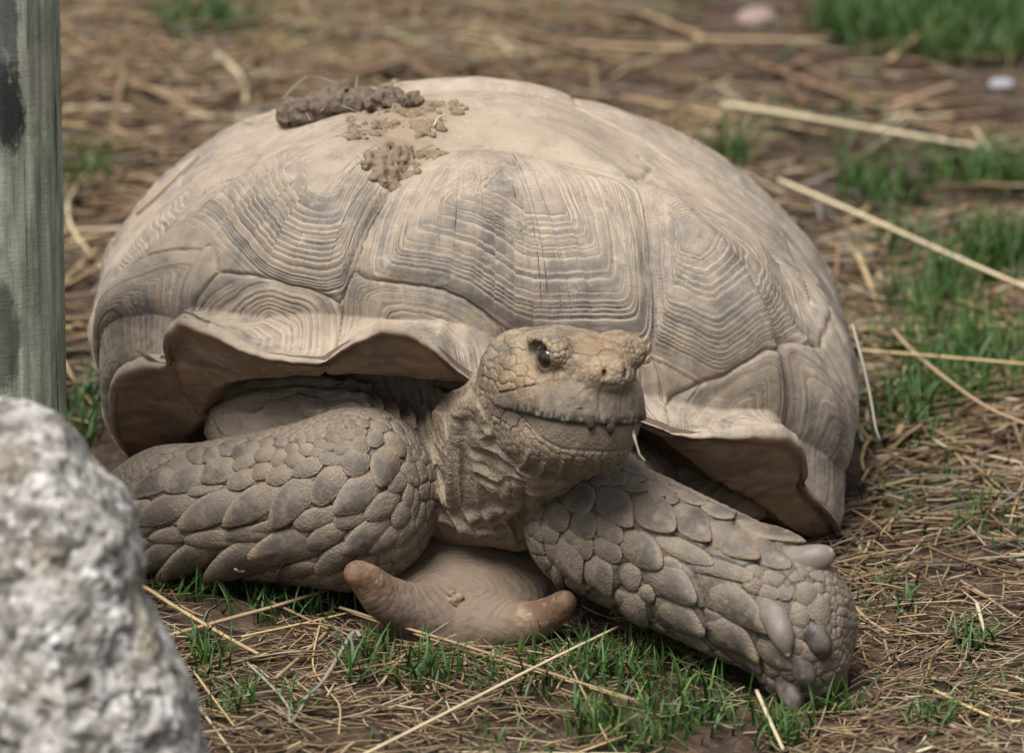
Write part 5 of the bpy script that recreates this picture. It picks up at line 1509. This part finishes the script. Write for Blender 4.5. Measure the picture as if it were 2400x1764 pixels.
# ------------------------------------------------------------------ grass
def blades(C, ln, lean, wid, colr, rng):
    n = len(C); ns = 5
    t = np.linspace(0, 1, ns)
    ang = rng.uniform(0, 2 * math.pi, n); d = np.stack([np.cos(ang), np.sin(ang), 0 * ang], -1)
    P = C[:, None] + d[:, None] * (ln * lean)[:, None, None] * (t ** 1.8)[None, :, None] + np.array([0, 0, 1]) * (ln[:, None] * (t - .35 * lean[:, None] * t * t))[..., None]
    fa = ang + math.pi / 2 + rng.normal(0, .5, n)
    S = np.stack([np.cos(fa), np.sin(fa), 0 * fa], -1)
    w = wid[:, None] * np.array([.75, 1, .9, .6, .06])
    A = P - S[:, None] * w[..., None] * .5; B = P + S[:, None] * w[..., None] * .5
    Mid = P - d[:, None] * (w * .18)[..., None]
    V = np.stack([A, Mid, B], 2).reshape(-1, 3)
    I = np.arange(n * ns * 3).reshape(n, ns, 3)
    F = np.concatenate([np.stack([I[:, :-1, k], I[:, :-1, k + 1], I[:, 1:, k + 1], I[:, 1:, k]], -1).reshape(-1, 4) for k in (0, 1)])
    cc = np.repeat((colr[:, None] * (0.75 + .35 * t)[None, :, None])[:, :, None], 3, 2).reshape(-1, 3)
    return V, F, cc
GD = np.array((.020, .062, .009)); GL = np.array((.060, .122, .023)); GY = np.array((.14, .19, .05))
def patch_pts(px, py, rx, ry, n, rng):
    """rx, ry in photograph pixels on the ground"""
    a = rng.normal(0, .5, (n, 2)); a /= np.maximum(1, np.linalg.norm(a, axis=1, keepdims=True) / .95)
    out = []
    for u, v in a:
        p = G(px + u * rx, py + v * ry, 0.0); out.append(p)
    out = np.array(out); out[:, 2] = ground_z(out[:, 0], out[:, 1]) - .002
    return out
def grass_geo(patches, seed):
    rng = np.random.default_rng(seed); Cs, Ls, Le, Ws, Co = [], [], [], [], []
    for (px, py, rx, ry, n, l, bright) in patches:
        c = patch_pts(px, py, rx, ry, n, rng)
        c = c[~in_body(c + np.array([0, 0, .006]))]
        n = len(c)
        if not n: continue
        Cs.append(c); Ls.append(l * rng.uniform(.45, 1.15, n)); Le.append(np.abs(rng.normal(.55, .3, n))); Ws.append(rng.uniform(.0014, .0030, n) * (1 + 8 * max(l - .042, 0)))
        mixv = np.clip(bright + rng.normal(0, .25, n), 0, 1)[:, None]
        col = GD * (1 - mixv) + GL * mixv
        yel = (rng.random(n) < .05)[:, None]
        Co.append(np.where(yel, GY, col))
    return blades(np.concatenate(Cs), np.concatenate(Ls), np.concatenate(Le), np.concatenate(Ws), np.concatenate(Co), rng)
def tuft(label, patches, seed):
    v, f, c = grass_geo(patches, seed)
    o = mesh_obj('grass_tuft', v, f, M_GRASS, None, {'col': c})
    return tag(o, label, 'grass tuft', 'separate tufts of grass')
tuft('dense dark green grass tuft far behind between post and shell', [(480, 70, 130, 50, 420, .05, .35)], 31)
tuft('small bright grass tuft beside the foot of the rock', [(490, 1560, 55, 50, 60, .045, .55)], 32)
tuft('grass tuft in the middle just below the plastron', [(1010, 1600, 90, 40, 75, .042, .5)], 33)
tuft('bright grass tuft under the toes of the scaly foot', [(1840, 1715, 80, 40, 90, .038, .8)], 34)
tuft('lone grass tuft on bare dirt right of the foot', [(2280, 1510, 55, 26, 60, .036, .6)], 35)
tuft('bright grass tuft at the front edge below the whitish straw', [(1390, 1700, 80, 40, 85, .034, .8)], 36)
tuft('tall thin grass tuft right behind the shell', [(1715, 400, 45, 25, 60, .075, .45)], 37)
tuft('small grass sprig in the litter right of the foot', [(2170, 1690, 60, 26, 45, .034, .7)], 38)
v, f, c = grass_geo([(2290, 860, 180, 110, 700, .060, .55), (2190, 720, 120, 60, 300, .060, .45), (2330, 640, 140, 60, 380, .062, .5), (2120, 600, 80, 40, 70, .055, .45), (2320, 420, 170, 45, 300, .055, .65), (2150, 960, 100, 60, 260, .055, .6), (2080, 830, 70, 40, 110, .05, .5), (2050, 450, 90, 30, 70, .055, .5), (2080, 480, 140, 50, 120, .045, .45), (2250, 60, 330, 110, 1900, .06, .55), (2000, 60, 120, 60, 200, .055, .5),
 (2000, 430, 40, 20, 30, .05, .4), (200, 430, 90, 60, 110, .045, .5), (230, 980, 90, 90, 200, .045, .25), (320, 1070, 80, 50, 110, .04, .25), (480, 1370, 130, 50, 170, .04, .35), (680, 1420, 180, 40, 130, .035, .3), (1450, 1560, 250, 60, 180, .035, .3),
 (1240, 1610, 160, 50, 90, .034, .55), (1560, 1690, 120, 50, 90, .034, .7), (1500, 1740, 120, 40, 60, .03, .7), (700, 1660, 60, 40, 30, .03, .5), (540, 1660, 60, 50, 40, .035, .5), (2100, 1400, 120, 60, 50, .03, .6), (2330, 1230, 130, 70, 60, .03, .6), (1150, 1740, 300, 40, 50, .022, .8), (1500, 1600, 200, 60, 90, .04, .45), (1650, 1660, 140, 50, 90, .04, .6), (900, 1560, 120, 40, 60, .04, .5), (1960, 1650, 60, 28, 55, .036, .75), (830, 1590, 40, 30, 30, .042, .5),
 (2150, 1180, 200, 120, 70, .035, .5), (2250, 1640, 160, 100, 60, .025, .7), (1600, 100, 600, 120, 60, .04, .4), (700, 120, 300, 80, 60, .045, .4), (1900, 330, 200, 80, 80, .045, .4), (2120, 1010, 120, 60, 120, .04, .5)], 39)
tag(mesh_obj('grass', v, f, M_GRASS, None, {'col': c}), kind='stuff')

# ------------------------------------------------------------------ stones
def stone(name, label, c, r, sc, cols, seed, cat='stone'):
    v, f = uvs(np.zeros(3), 1.0, 40, 24)
    v = v * (1 + .22 * fbm(v * 1.6, 3, seed) + .05 * fbm(v * 7, 3, seed + 1))[:, None] * np.array(sc) * r + c
    o = mesh_obj(name, v, f, mat_simple(name + '_mat', cols[0], cols[1], 40, .9, .5, 150, .2, .002))
    return tag(o, label, cat)
wp_ = march(legl_sdf, 563, 1328)
_f, _lo, _hi = blob_sdf([W(563 + dx_, 1328 + dy_, wp_[1] - .0035) for dx_, dy_ in ((0, 0), (-8, 3), (8, 4), (5, -6))], [.0030, .0024, .0026, .0020], .003, .0016, 260, 25)
_v, _q = surface_net(_f, _lo, _hi, .0010)
mesh_obj('white_fleck', _v, _q, mat_simple('white_dropping', (.42, .42, .40), (.62, .62, .60), 200, .9, .3, 300), BODY)
mp_ = march(plas_sdf, 1062, 1405)
_f, _lo, _hi = blob_sdf([W(1062 + dx_, 1405 + dy_, mp_[1] + .001) for dx_, dy_ in ((0, 0), (-12, 10), (10, 14), (-4, -16), (14, -6), (-14, -6), (4, 26))], [.0045, .0035, .004, .003, .0032, .0028, .003], .002, .003, 200, 15)
_v, _q = surface_net(_f, _lo, _hi, .0012)
tag(mesh_obj('mud_crumbs', _v, _q, M_MUD), 'small lump of dried soil stuck in the middle of the forked plastron', 'mud clod')
p = G(1770, 62, 0.0); stone('stone', 'pinkish grey stone lying on the dirt beyond the shell near far grass', p + np.array([0, 0, .008]), .022, (1, .8, .62), ((.20, .145, .12), (.32, .24, .21)), 5)
p = G(2348, 208, 0.0); stone('pebble', 'small white pebble on dark soil at the far edge of the grass', p + np.array([0, 0, .004]), .0115, (1.2, .8, .6), ((.26, .26, .29), (.38, .38, .41)), 9)
